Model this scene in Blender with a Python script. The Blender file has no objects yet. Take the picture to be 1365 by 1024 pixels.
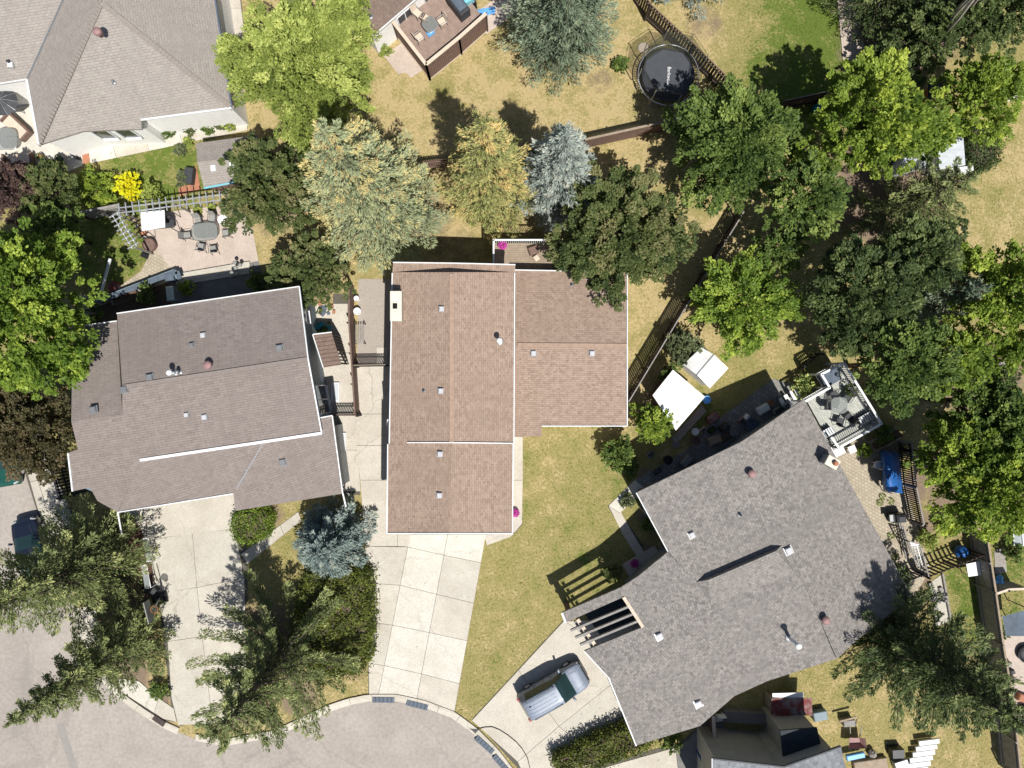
import bpy, math, random
import numpy as np
from mathutils import Vector, Matrix

# ------------------------------------------------------------------ camera, sky, sun, exposure
S = bpy.context.scene
COL = S.collection
H = 47.0            # drone height in metres
PXM = 20.0          # photograph pixels per metre on the ground
cam = bpy.data.cameras.new('drone_camera')
cam.sensor_fit = 'HORIZONTAL'; cam.sensor_width = 36.0
cam.lens = 18.0 * H / (1365 / PXM / 2)
cam.clip_start = 0.5; cam.clip_end = 3000
camo = bpy.data.objects.new('drone_camera', cam); COL.objects.link(camo)
camo.location = (0, 0, H); S.camera = camo

SUNV = Vector((0.25, -0.5, 1.0)).normalized()
w = bpy.data.worlds.new('World'); S.world = w; w.use_nodes = True
nt = w.node_tree
sky = nt.nodes.new('ShaderNodeTexSky'); sky.sky_type = 'NISHITA'; sky.sun_disc = False
sky.sun_elevation = math.asin(SUNV.z); sky.sun_rotation = math.atan2(SUNV.x, SUNV.y)
nt.links.new(sky.outputs[0], nt.nodes['Background'].inputs[0])
nt.nodes['Background'].inputs[1].default_value = 0.065
sl = bpy.data.lights.new('sun', 'SUN'); sl.energy = 4.9; sl.angle = math.radians(0.53); sl.color = (1, .965, .9)
so = bpy.data.objects.new('sun', sl); COL.objects.link(so)
so.rotation_euler = SUNV.to_track_quat('Z', 'Y').to_euler(); so.location = (20, -40, 80)
S.view_settings.view_transform = 'Standard'; S.view_settings.look = 'None'
S.view_settings.exposure = 0.30; S.view_settings.gamma = 1.0
try: S.view_settings.use_curve_mapping = False
except Exception: pass

rng = random.Random(7)
NP = np.random.default_rng(11)

# ------------------------------------------------------------------ measuring: photograph pixel seen at height z -> metres
def W(px, py, z=0.0):
    s = (H - z) / H / PXM
    return Vector(((px - 682.5) * s, (512 - py) * s, z))

def ccw(pts):
    a = sum(p[0] * q[1] - q[0] * p[1] for p, q in zip(pts, pts[1:] + pts[:1]))
    return pts if a > 0 else pts[::-1]

def inset(pts, d):
    pts = ccw([Vector((p[0], p[1])) for p in pts]); n = len(pts); out = []
    for i in range(n):
        a, b, c = pts[i - 1], pts[i], pts[(i + 1) % n]
        u = (b - a).normalized(); v = (c - b).normalized()
        nu = Vector((-u.y, u.x)); nv = Vector((-v.y, v.x))
        m = nu + nv
        k = m.dot(nu)
        out.append(b + m * (d / max(k, .35)))
    return out

# ------------------------------------------------------------------ tags and builders
def tag(o, label=None, cat=None, group=None, kind=None):
    if label: o['label'] = label
    if cat: o['category'] = cat
    if group: o['group'] = group
    if kind: o['kind'] = kind
    return o

ORG = {}
def thing(name, label, cat, loc, group=None, yaw=0):
    o = bpy.data.objects.new(name, None); COL.objects.link(o)
    o.empty_display_size = .2
    o.location = loc; o.rotation_euler = (0, 0, yaw)
    ORG[o.name] = Vector(loc)
    return tag(o, label, cat, group)

def link(name, me, mat, parent=None, origin=None):
    o = bpy.data.objects.new(name, me); COL.objects.link(o)
    if mat is not None and not me.materials: me.materials.append(mat)
    if parent is not None:
        o.parent = parent
        ORG[o.name] = ORG.get(parent.name, Vector((0, 0, 0)))
    else:
        o.location = origin or (0, 0, 0); ORG[o.name] = Vector(o.location)
    return o

class MB:
    def __init__(s): s.v = []; s.f = []
    def add(s, vs, fs):
        n = len(s.v); s.v += [tuple(v) for v in vs]; s.f += [tuple(i + n for i in f) for f in fs]; return s
    def box(s, c, d, yaw=0, pitch=0, roll=0):
        m = Matrix.Rotation(yaw, 3, 'Z') @ Matrix.Rotation(pitch, 3, 'Y') @ Matrix.Rotation(roll, 3, 'X')
        c = Vector(c); x, y, z = d[0] / 2, d[1] / 2, d[2] / 2
        vs = [c + m @ Vector(p) for p in ((-x,-y,-z),(x,-y,-z),(x,y,-z),(-x,y,-z),(-x,-y,z),(x,-y,z),(x,y,z),(-x,y,z))]
        return s.add(vs, [(3,2,1,0),(4,5,6,7),(0,1,5,4),(1,2,6,5),(2,3,7,6),(3,0,4,7)])
    def bbox(s, c, d, yaw=0, b=.02):       # box with chamfered top edge
        c = Vector(c); m = Matrix.Rotation(yaw, 3, 'Z'); x, y, z = d[0] / 2, d[1] / 2, d[2] / 2
        r = [(-1,-1),(1,-1),(1,1),(-1,1)]
        vs = [c + m @ Vector((i*x, j*y, -z)) for i, j in r] + [c + m @ Vector((i*x, j*y, z-b)) for i, j in r] + [c + m @ Vector((i*(x-b), j*(y-b), z)) for i, j in r]
        f = [(3,2,1,0),(8,9,10,11)]
        for k in range(4):
            l = (k + 1) % 4; f += [(k, l, 4+l, 4+k), (4+k, 4+l, 8+l, 8+k)]
        return s.add(vs, f)
    def beam(s, a, b, wd, ht, up=(0, 0, 1)):
        a = Vector(a); b = Vector(b); t = (b - a).normalized(); up = Vector(up)
        if abs(t.dot(up)) > .98: up = Vector((1, 0, 0))
        sd = t.cross(up).normalized(); u2 = sd.cross(t)
        vs = [p + sd * (i * wd / 2) + u2 * (j * ht / 2) for p in (a, b) for i, j in ((-1,-1),(1,-1),(1,1),(-1,1))]
        return s.add(vs, [(0,1,2,3),(7,6,5,4),(0,4,5,1),(1,5,6,2),(2,6,7,3),(3,7,4,0)])
    def prism(s, pts, z0, z1):
        pts = ccw(list(pts)); n = len(pts)
        vs = [(p[0], p[1], z0) for p in pts] + [(p[0], p[1], z1) for p in pts]
        return s.add(vs, [tuple(range(n))[::-1], tuple(range(n, 2*n))] + [(i, (i+1) % n, n + (i+1) % n, n + i) for i in range(n)])
    def slab(s, top, th):
        n = len(top); vs = [Vector(p) for p in top] + [Vector(p) - Vector((0, 0, th)) for p in top]
        return s.add(vs, [tuple(range(n)), tuple(range(n, 2*n))[::-1]] + [(i, n + i, n + (i+1) % n, (i+1) % n) for i in range(n)])
    def tube(s, pts, rad, n=8, cap=True):
        pts = [Vector(p) for p in pts]; k = len(pts)
        if not hasattr(rad, '__len__'): rad = [rad] * k
        vs = []; ref = None
        for i in range(k):
            t = (pts[min(i+1, k-1)] - pts[max(i-1, 0)]).normalized()
            if ref is None: ref = Vector((1, 0, 0)) if abs(t.x) < .9 else Vector((0, 1, 0))
            u = t.cross(ref).normalized(); v = t.cross(u); ref = v.cross(t) * 1.0 if False else ref
            vs += [pts[i] + (u * math.cos(a) + v * math.sin(a)) * rad[i] for a in (2 * math.pi * j / n for j in range(n))]
        fs = [(i*n + j, i*n + (j+1) % n, (i+1)*n + (j+1) % n, (i+1)*n + j) for i in range(k-1) for j in range(n)]
        if cap: fs += [tuple(range(n))[::-1], tuple(range((k-1)*n, k*n))]
        return s.add(vs, fs)
    def lathe(s, c, prof, n=20):
        c = Vector(c); vs = []; k = len(prof)
        for r, z in prof: vs += [c + Vector((r * math.cos(2*math.pi*j/n), r * math.sin(2*math.pi*j/n), z)) for j in range(n)]
        fs = [(i*n + j, i*n + (j+1) % n, (i+1)*n + (j+1) % n, (i+1)*n + j) for i in range(k-1) for j in range(n)]
        fs += [tuple(range(n))[::-1], tuple(range((k-1)*n, k*n))]
        return s.add(vs, fs)
    def blob(s, c, r, sx=1, sy=1, sz=1, n=10, m=7, jit=.0, rnd=rng):
        c = Vector(c); vs = [c + Vector((0, 0, -r*sz))]
        for i in range(1, m):
            t = math.pi * i / m
            for j in range(n):
                a = 2*math.pi*j/n; q = r * (1 + rnd.uniform(-jit, jit))
                vs.append(c + Vector((q*sx*math.sin(t)*math.cos(a), q*sy*math.sin(t)*math.sin(a), -q*sz*math.cos(t))))
        vs.append(c + Vector((0, 0, r*sz))); fs = []
        for j in range(n): fs.append((0, 1 + (j+1) % n, 1 + j))
        for i in range(m-2):
            for j in range(n): fs.append((1+i*n+j, 1+i*n+(j+1) % n, 1+(i+1)*n+(j+1) % n, 1+(i+1)*n+j))
        l = len(vs) - 1; b = 1 + (m-2)*n
        for j in range(n): fs.append((b+j, b+(j+1) % n, l))
        return s.add(vs, fs)
    def build(s, name, mat, parent=None, smooth=False, kind=None):
        if parent is not None: o = ORG.get(parent.name, Vector((0, 0, 0)))
        else:
            xs = [v[0] for v in s.v]; ys = [v[1] for v in s.v]
            o = Vector(((min(xs)+max(xs))/2, (min(ys)+max(ys))/2, min(v[2] for v in s.v)))
        me = bpy.data.meshes.new(name)
        me.from_pydata([(v[0]-o.x, v[1]-o.y, v[2]-o.z) for v in s.v], [], s.f); me.update()
        if smooth: me.polygons.foreach_set('use_smooth', [True] * len(me.polygons))
        ob = link(name, me, mat, parent, None if parent is not None else o)
        if kind: ob['kind'] = kind
        return ob

def copy_tree(o, parent=None, loc=None, yaw=None):
    c = o.copy(); COL.objects.link(c); c.parent = parent
    if loc is not None: c.location = loc; ORG[c.name] = Vector(loc)
    if yaw is not None: c.rotation_euler = (0, 0, yaw)
    for ch in list(o.children): copy_tree(ch, c)
    return c

# ------------------------------------------------------------------ materials
MATS = {}
def newmat(name):
    m = bpy.data.materials.new(name); m.use_nodes = True
    return m, m.node_tree, m.node_tree.nodes['Principled BSDF']

def mixc(t, fac, a, b, blend='MIX'):
    n = t.nodes.new('ShaderNodeMix'); n.data_type = 'RGBA'; n.blend_type = blend
    for sk, v in ((n.inputs[0], fac), (n.inputs[6], a), (n.inputs[7], b)):
        if hasattr(v, 'links') or isinstance(v, bpy.types.NodeSocket): t.links.new(v, sk)
        elif isinstance(v, (int, float)): sk.default_value = v
        else: sk.default_value = (*v, 1)
    return n.outputs[2]

def noise(t, co, scale, detail=4, rough=.55, lo=.3, hi=.7):
    n = t.nodes.new('ShaderNodeTexNoise'); n.inputs['Scale'].default_value = scale
    n.inputs['Detail'].default_value = detail; n.inputs['Roughness'].default_value = rough
    t.links.new(co, n.inputs['Vector'])
    r = t.nodes.new('ShaderNodeMapRange'); r.inputs[1].default_value = lo; r.inputs[2].default_value = hi
    t.links.new(n.outputs[0], r.inputs[0]); return r.outputs[0]

def worldco(t):
    g = t.nodes.new('ShaderNodeNewGeometry'); return g.outputs['Position']

def bump(t, b, h, strength=.3, dist=.02):
    n = t.nodes.new('ShaderNodeBump'); n.inputs['Strength'].default_value = strength; n.inputs['Distance'].default_value = dist
    t.links.new(h, n.inputs['Height']); t.links.new(n.outputs[0], b.inputs['Normal'])

def pm(name, c1, c2=None, scale=3, rough=.8, bs=.2, metal=0, c3=None, s3=.35, spec=.3):
    """two-tone weathered material in world space, with fine relief"""
    if name in MATS: return MATS[name]
    m, t, b = newmat(name); co = worldco(t)
    c2 = c2 or tuple(x * .75 for x in c1)
    f = noise(t, co, scale); col = mixc(t, f, c1, c2)
    if c3: col = mixc(t, noise(t, co, s3, 5, .6, .45, .7), col, c3)
    fine = noise(t, co, scale * 9, 3)
    hs = t.nodes.new('ShaderNodeHueSaturation'); t.links.new(col, hs.inputs['Color'])
    r = t.nodes.new('ShaderNodeMapRange'); r.inputs[3].default_value = .88; r.inputs[4].default_value = 1.1
    t.links.new(fine, r.inputs[0]); t.links.new(r.outputs[0], hs.inputs['Value'])
    t.links.new(hs.outputs[0], b.inputs['Base Color'])
    b.inputs['Roughness'].default_value = rough; b.inputs['Metallic'].default_value = metal
    b.inputs['Specular IOR Level'].default_value = spec
    if bs: bump(t, b, fine, bs)
    MATS[name] = m; return m

def shingle(name, ca, cb, cc, row=.15, wd=.32, contrast=.6):
    m, t, b = newmat(name)
    uv = t.nodes.new('ShaderNodeUVMap').outputs[0]; co = worldco(t)
    br = t.nodes.new('ShaderNodeTexBrick'); t.links.new(uv, br.inputs['Vector'])
    br.inputs['Scale'].default_value = 1; br.inputs['Brick Width'].default_value = wd; br.inputs['Row Height'].default_value = row
    br.inputs['Mortar Size'].default_value = .014; br.inputs['Mortar Smooth'].default_value = .3; br.inputs['Bias'].default_value = -.1
    br.inputs['Color1'].default_value = (*ca, 1); br.inputs['Color2'].default_value = (*cb, 1)
    br.inputs['Mortar'].default_value = (*[x * .62 for x in cb], 1)
    b2 = t.nodes.new('ShaderNodeTexBrick'); mp = t.nodes.new('ShaderNodeMapping'); t.links.new(uv, mp.inputs[0])
    mp.inputs['Location'].default_value = (.13, 0, 0); t.links.new(mp.outputs[0], b2.inputs['Vector'])
    b2.inputs['Scale'].default_value = 1; b2.inputs['Brick Width'].default_value = wd * .57; b2.inputs['Row Height'].default_value = row
    b2.inputs['Mortar Size'].default_value = 0; b2.offset = .37
    b2.inputs['Color1'].default_value = (.0, .0, .0, 1); b2.inputs['Color2'].default_value = (1, 1, 1, 1)
    col = mixc(t, mixc(t, contrast, (0, 0, 0), b2.outputs['Color'], 'MIX'), br.outputs['Color'], cc)
    col = mixc(t, noise(t, co, .35, 6, .7, .45, .85), col, tuple(x * .88 for x in ca))
    col = mixc(t, noise(t, co, 3.4, 4, .65, .55, .95), col, tuple(min(1, x * 1.1) for x in cc))
    mp2 = t.nodes.new('ShaderNodeMapping'); mp2.inputs['Scale'].default_value = (1.6, .13, 1); t.links.new(uv, mp2.inputs[0])
    col = mixc(t, noise(t, mp2.outputs[0], 1.0, 6, .7, .5, .8), col, tuple(x * .8 for x in ca))
    grain = noise(t, co, 40, 2, .6, .2, .8)
    hs = t.nodes.new('ShaderNodeHueSaturation'); t.links.new(col, hs.inputs['Color'])
    r = t.nodes.new('ShaderNodeMapRange'); r.inputs[3].default_value = .8; r.inputs[4].default_value = 1.16
    t.links.new(grain, r.inputs[0]); t.links.new(r.outputs[0], hs.inputs['Value'])
    t.links.new(hs.outputs[0], b.inputs['Base Color']); b.inputs['Roughness'].default_value = .95
    b.inputs['Specular IOR Level'].default_value = .15
    sx = t.nodes.new('ShaderNodeSeparateXYZ'); t.links.new(uv, sx.inputs[0])
    md = t.nodes.new('ShaderNodeMath'); md.operation = 'FLOORED_MODULO'; md.inputs[1].default_value = row; t.links.new(sx.outputs[1], md.inputs[0])
    dv = t.nodes.new('ShaderNodeMath'); dv.operation = 'DIVIDE'; dv.inputs[1].default_value = -row; t.links.new(md.outputs[0], dv.inputs[0])
    bump(t, b, dv.outputs[0], .5, .012)
    MATS[name] = m; return m

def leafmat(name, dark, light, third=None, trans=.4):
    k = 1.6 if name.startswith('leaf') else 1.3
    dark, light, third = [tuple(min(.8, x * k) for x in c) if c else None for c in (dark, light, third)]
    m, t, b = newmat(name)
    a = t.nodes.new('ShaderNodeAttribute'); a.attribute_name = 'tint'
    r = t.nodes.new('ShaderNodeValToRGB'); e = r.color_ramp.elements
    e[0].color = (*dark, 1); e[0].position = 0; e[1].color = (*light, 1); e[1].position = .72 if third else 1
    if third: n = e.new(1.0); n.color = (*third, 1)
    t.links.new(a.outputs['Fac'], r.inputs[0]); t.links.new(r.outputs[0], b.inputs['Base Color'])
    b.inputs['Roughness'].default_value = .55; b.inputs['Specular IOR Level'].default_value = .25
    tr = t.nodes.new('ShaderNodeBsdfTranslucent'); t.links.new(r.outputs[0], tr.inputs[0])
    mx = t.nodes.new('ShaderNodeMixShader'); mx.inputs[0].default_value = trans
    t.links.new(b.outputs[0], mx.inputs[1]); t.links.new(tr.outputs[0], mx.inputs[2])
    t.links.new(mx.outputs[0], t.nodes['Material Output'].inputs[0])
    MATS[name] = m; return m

def paint(name, c, rough=.3, metal=0., coat=.5):
    m, t, b = newmat(name); co = worldco(t)
    t.links.new(mixc(t, noise(t, co, 2.5, 5), c, tuple(x * .82 for x in c)), b.inputs['Base Color'])
    b.inputs['Roughness'].default_value = rough; b.inputs['Metallic'].default_value = metal
    b.inputs['Coat Weight'].default_value = coat; b.inputs['Coat Roughness'].default_value = .08
    MATS[name] = m; return m

def glass(name, c, alpha=.35, rough=.04):
    m, t, b = newmat(name); b.inputs['Base Color'].default_value = (*c, 1); b.inputs['Roughness'].default_value = rough
    b.inputs['Specular IOR Level'].default_value = .6
    tr = t.nodes.new('ShaderNodeBsdfTransparent'); mx = t.nodes.new('ShaderNodeMixShader'); mx.inputs[0].default_value = alpha
    t.links.new(b.outputs[0], mx.inputs[1]); t.links.new(tr.outputs[0], mx.inputs[2])
    t.links.new(mx.outputs[0], t.nodes['Material Output'].inputs[0]); MATS[name] = m; return m

def lined(name, c1, c2, axis='Z', period=.15, rough=.6, bs=.4):
    """boards or siding: straight grooves along one world axis"""
    m, t, b = newmat(name); co = worldco(t)
    sx = t.nodes.new('ShaderNodeSeparateXYZ'); t.links.new(co, sx.inputs[0])
    md = t.nodes.new('ShaderNodeMath'); md.operation = 'FLOORED_MODULO'; md.inputs[1].default_value = period
    t.links.new(sx.outputs['XYZ'.index(axis)], md.inputs[0])
    dv = t.nodes.new('ShaderNodeMath'); dv.operation = 'DIVIDE'; dv.inputs[1].default_value = period; t.links.new(md.outputs[0], dv.inputs[0])
    t.links.new(mixc(t, noise(t, co, 2.2), c1, c2), b.inputs['Base Color']); b.inputs['Roughness'].default_value = rough
    bump(t, b, dv.outputs[0], bs, .015); MATS[name] = m; return m

def pavers(name, c1, c2, mortar, sx=.22, sy=.11, rot=.5):
    m, t, b = newmat(name); co = worldco(t)
    mp = t.nodes.new('ShaderNodeMapping'); mp.inputs['Rotation'].default_value = (0, 0, rot); t.links.new(co, mp.inputs[0])
    br = t.nodes.new('ShaderNodeTexBrick'); t.links.new(mp.outputs[0], br.inputs['Vector']); br.inputs['Scale'].default_value = 1
    br.inputs['Brick Width'].default_value = sx; br.inputs['Row Height'].default_value = sy; br.inputs['Mortar Size'].default_value = .012
    br.inputs['Color1'].default_value = (*c1, 1); br.inputs['Color2'].default_value = (*c2, 1); br.inputs['Mortar'].default_value = (*mortar, 1)
    t.links.new(mixc(t, noise(t, co, 1.4, 5, .6, .5, .9), br.outputs['Color'], tuple(x * .7 for x in c2)), b.inputs['Base Color'])
    b.inputs['Roughness'].default_value = .9; bump(t, b, br.outputs['Fac'], -.4, .01); MATS[name] = m; return m

shingle('shingle_brown', (.315, .232, .182), (.24, .172, .134), (.39, .295, .235), wd=.34, row=.13)
shingle('shingle_greybrown', (.228, .194, .178), (.19, .16, .147), (.265, .23, .212), wd=.5, contrast=.5)
shingle('shingle_pale', (.305, .275, .25), (.262, .235, .214), (.35, .32, .29), contrast=.5)
shingle('shingle_grey', (.225, .208, .196), (.142, .13, .122), (.36, .33, .31), row=.16, wd=.24, contrast=.55)
shingle('shingle_rust', (.215, .155, .13), (.17, .125, .105), (.26, .20, .17))
shingle('shingle_bluegrey', (.27, .285, .305), (.17, .18, .20), (.42, .44, .46), row=.2, wd=.3)
pm('concrete', (.52, .48, .415), (.46, .425, .365), 1.3, .9, .15, c3=(.42, .38, .32))
pm('concrete_white', (.575, .55, .49), (.53, .50, .44), 1.1, .9, .12, c3=(.49, .46, .395))
pm('concrete_grey', (.49, .46, .40), (.44, .41, .355), 1.2, .9, .15, c3=(.40, .365, .31))
pm('concrete_pink', (.50, .42, .365), (.435, .36, .31), 1.2, .9, .12, c3=(.38, .32, .27))
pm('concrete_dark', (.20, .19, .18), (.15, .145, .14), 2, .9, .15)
pm('joint', (.12, .11, .09), None, 5, .95)
pm('asphalt', (.37, .33, .295), (.315, .28, .25), .5, .95, .25, c3=(.285, .255, .23), s3=.16)
pm('patch', (.25, .235, .22), (.29, .27, .25), 2, .95, .2)
pm('gravel', (.44, .39, .345), (.32, .275, .24), 14, .95, .6)
pm('mulch', (.21, .12, .085), (.11, .065, .045), 10, .95, .6)
pm('stone', (.34, .31, .28), (.24, .22, .20), 5, .9, .4)
pm('white', (.74, .75, .76), (.66, .67, .68), 1.5, .5, .05)
pm('white_roofing', (.78, .78, .77), (.70, .70, .69), .9, .55, .05, c3=(.56, .55, .52), s3=.7)
pm('stucco_white', (.82, .81, .79), (.76, .75, .73), 2, .85, .2)
pm('stucco_beige', (.46, .42, .34), (.38, .35, .28), 2, .85, .2)
pm('chimney_cap', (.68, .635, .53), (.58, .54, .45), 2, .85, .1)
lined('siding_blue', (.17, .225, .265), (.135, .185, .225))
lined('siding_grey', (.22, .235, .25), (.17, .185, .2))
lined('siding_cream', (.52, .47, .38), (.44, .4, .33))
lined('metal_sheet', (.56, .59, .62), (.46, .49, .53), 'Y', .45, .35, .8)
pm('wood_dark', (.085, .06, .05), (.05, .036, .03), 4, .8, .3)
pm('wood_brown', (.20, .13, .105), (.14, .09, .075), 4, .8, .3)
pm('wood_tan', (.34, .27, .20), (.25, .195, .145), 4, .8, .3)
pm('wood_deck', (.32, .235, .195), (.24, .175, .145), 3, .8, .3)
pm('wood_grey', (.30, .285, .265), (.215, .20, .19), 4, .85, .3)
pm('wood_black', (.028, .026, .028), (.018, .017, .018), 4, .6, .2)
pm('terracotta', (.42, .19, .11), (.33, .14, .085), 5, .8)
pm('black_metal', (.022, .023, .026), (.03, .03, .034), 6, .4, .05, .3)
pm('grey_metal', (.30, .31, .32), (.24, .25, .26), 5, .4, .05, .5)
pm('light_metal', (.62, .64, .66), (.55, .57, .59), 5, .35, .03, .6)
pm('pink_vent', (.33, .20, .195), (.25, .15, .145), 6, .6)
pm('vent_white', (.50, .50, .52), (.42, .42, .44), 5, .5)
pm('cap_brown', (.38, .275, .21), (.30, .215, .165), 5, .95, .4)
pm('cap_greybrown', (.25, .215, .195), (.21, .18, .165), 5, .95, .4)
pm('cap_pale', (.27, .24, .215), (.23, .205, .185), 5, .95, .4)
pm('dark_hole', (.01, .009, .008), None, 5, .9, 0)
pm('tarp_blue', (.02, .12, .37), (.012, .07, .25), 2.5, .45, .3)
pm('plastic_blue', (.02, .10, .33), (.015, .08, .26), 3, .4, .05)
pm('slide_blue', (.16, .42, .78), (.12, .34, .68), 3, .35, .03)
pm('turquoise', (.03, .38, .46), (.02, .22, .33), 4, .5, .2)
pm('red', (.20, .03, .028), (.12, .035, .03), 4, .7, c3=(.26,.23,.22), s3=2.2)
pm('orange', (.55, .22, .05), (.42, .16, .04), 4, .6)
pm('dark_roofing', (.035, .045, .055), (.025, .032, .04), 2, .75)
pm('charcoal', (.055, .058, .065), (.04, .042, .048), 4, .6)
pm('slate_blue', (.11, .14, .18), (.08, .10, .135), 3, .7)
pm('fabric_cream', (.62, .52, .42), (.54, .45, .36), 3, .9, .2)
pm('fabric_grey', (.30, .30, .28), (.22, .22, .21), 6, .9, .2)
pm('white_plastic', (.78, .78, .78), (.70, .70, .70), 3, .4, .02)
pm('trampoline_mat', (.062, .068, .08), (.052, .057, .068), 3, .7, .1)
pm('rubber', (.02, .02, .02), None, 9, .8)
pm('soil', (.15, .10, .07), (.09, .06, .042), 8, .95, .5)
pm('magenta', (.55, .06, .36), (.40, .05, .28), 9, .7)
pm('water_blue', (.25, .55, .62), (.15, .42, .52), 4, .2, .05)
pm('bark', (.15, .11, .085), (.085, .062, .05), 6, .95, .6)
pm('bark_pale', (.40, .37, .31), (.26, .235, .195), 6, .95, .5)
pm('cone_tan', (.52, .37, .16), (.40, .27, .11), 9, .8)
pavers('pavers_tan', (.43, .375, .285), (.35, .30, .225), (.20, .17, .13), .24, .2, .5)
pavers('pavers_grey', (.27, .26, .245), (.20, .195, .185), (.10, .10, .095), .3, .3, .48)
pavers('pavers_deck', (.47, .47, .42), (.36, .37, .34), (.26, .26, .25), .3, .14, .9)
paint('silver_paint', (.20, .235, .30), .5, .1, .12)
paint('green_paint', (.012, .085, .06), .25, .2, .8)
paint('navy_paint', (.012, .017, .035), .25, .2, .8)
paint('headlight', (.75, .75, .75), .1, .3, 1)
paint('taillight', (.35, .02, .02), .2, 0, 1)
glass('window_glass', (.03, .04, .05), .0, .05)
glass('windscreen', (.018, .04, .042), .0, .08)
glass('table_glass', (.26, .28, .27), .5, .15)
glass('net', (.05, .055, .04), .5, .9)
glass('vinyl_clear', (.55, .6, .62), .6, .2)
leafmat('leaf_lime', (.085, .115, .025), (.22, .265, .06), (.38, .41, .13))
leafmat('leaf_maple', (.045, .085, .012), (.14, .205, .03), (.29, .35, .06))
leafmat('leaf_yellowgreen', (.05, .085, .012), (.155, .215, .03), (.31, .36, .06))
leafmat('leaf_olive', (.03, .048, .016), (.10, .125, .04), (.175, .165, .075))
leafmat('leaf_bronze', (.028, .026, .016), (.085, .078, .034), (.14, .10, .06))
leafmat('leaf_green', (.03, .055, .014), (.095, .14, .032), (.20, .25, .065))
leafmat('leaf_dark', (.026, .042, .015), (.075, .105, .034), (.16, .19, .07))
leafmat('leaf_greygreen', (.04, .06, .03), (.11, .13, .06), (.17, .19, .10))
leafmat('leaf_hedge', (.04, .055, .012), (.13, .15, .03), (.22, .235, .05))
leafmat('leaf_yellow', (.45, .38, .01), (.68, .58, .015), (.75, .66, .03))
leafmat('leaf_variegated', (.11, .17, .04), (.28, .34, .12), (.52, .52, .18))
leafmat('leaf_plum', (.035, .02, .022), (.10, .065, .055), (.17, .12, .09))
leafmat('needle_pale', (.10, .125, .07), (.30, .34, .195), (.50, .42, .185), .2)
leafmat('needle_gold', (.10, .12, .045), (.30, .31, .115), (.50, .38, .155), .2)
leafmat('needle_silver', (.11, .14, .13), (.32, .36, .325), (.50, .49, .40), .2)
leafmat('needle_bluegreen', (.05, .08, .055), (.19, .235, .155), (.34, .38, .25), .2)
leafmat('needle_blue', (.06, .095, .095), (.22, .275, .255), (.42, .43, .34), .2)
leafmat('needle_green', (.042, .06, .02), (.19, .225, .085), (.44, .44, .19), .2)
leafmat('needle_dark', (.028, .048, .018), (.11, .145, .05), (.28, .31, .13), .2)
leafmat('grass_blades', (.085, .13, .022), (.27, .25, .085), (.46, .37, .19), .25)
M = MATS
# hairline cracks, drips and tyre-dark stains in the poured concrete
for nm in ('concrete', 'concrete_white', 'concrete_grey'):
    t = M[nm].node_tree; b = t.nodes['Principled BSDF']; co = worldco(t); old = b.inputs['Base Color'].links[0].from_socket
    wv = t.nodes.new('ShaderNodeTexNoise'); wv.inputs['Scale'].default_value = 1.1; wv.inputs['Detail'].default_value = 6; t.links.new(co, wv.inputs['Vector'])
    ad = t.nodes.new('ShaderNodeVectorMath'); ad.operation = 'MULTIPLY_ADD'; ad.inputs[1].default_value = (1.1, 1.1, 0); t.links.new(wv.outputs['Color'], ad.inputs[0]); t.links.new(co, ad.inputs[2])
    vo = t.nodes.new('ShaderNodeTexVoronoi'); vo.feature = 'DISTANCE_TO_EDGE'; vo.inputs['Scale'].default_value = .14; t.links.new(ad.outputs[0], vo.inputs['Vector'])
    mr = t.nodes.new('ShaderNodeMapRange'); mr.inputs[1].default_value = .001; mr.inputs[2].default_value = .004; mr.inputs[3].default_value = .35; mr.inputs[4].default_value = 0; t.links.new(vo.outputs['Distance'], mr.inputs[0])
    sp_ = mixc(t, noise(t, co, 2.3, 3, .5, .70, .78), old, (.27, .245, .21)); sp_ = mixc(t, noise(t, co, .45, 6, .7, .58, .85), sp_, (.36, .325, .27))
    t.links.new(mixc(t, mr.outputs[0], sp_, (.2, .18, .15)), b.inputs['Base Color'])
# cracks and tar seams in the street
t = M['asphalt'].node_tree; b = t.nodes['Principled BSDF']; co = worldco(t)
vo = t.nodes.new('ShaderNodeTexVoronoi'); vo.feature = 'DISTANCE_TO_EDGE'; vo.inputs['Scale'].default_value = .11
wv = t.nodes.new('ShaderNodeTexNoise'); wv.inputs['Scale'].default_value = .8; wv.inputs['Detail'].default_value = 5; t.links.new(co, wv.inputs['Vector'])
ad = t.nodes.new('ShaderNodeVectorMath'); ad.operation = 'MULTIPLY_ADD'; ad.inputs[1].default_value = (1.6, 1.6, 0); t.links.new(wv.outputs['Color'], ad.inputs[0]); t.links.new(co, ad.inputs[2]); t.links.new(ad.outputs[0], vo.inputs['Vector'])
mr = t.nodes.new('ShaderNodeMapRange'); mr.inputs[1].default_value = .004; mr.inputs[2].default_value = .010; mr.inputs[3].default_value = .3; mr.inputs[4].default_value = 0; t.links.new(vo.outputs['Distance'], mr.inputs[0])
old = b.inputs['Base Color'].links[0].from_socket
st_ = mixc(t, noise(t, co, .7, 5, .6, .62, .8), old, (.24, .215, .195))
t.links.new(mixc(t, mr.outputs[0], st_, (.21, .19, .17)), b.inputs['Base Color'])
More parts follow.
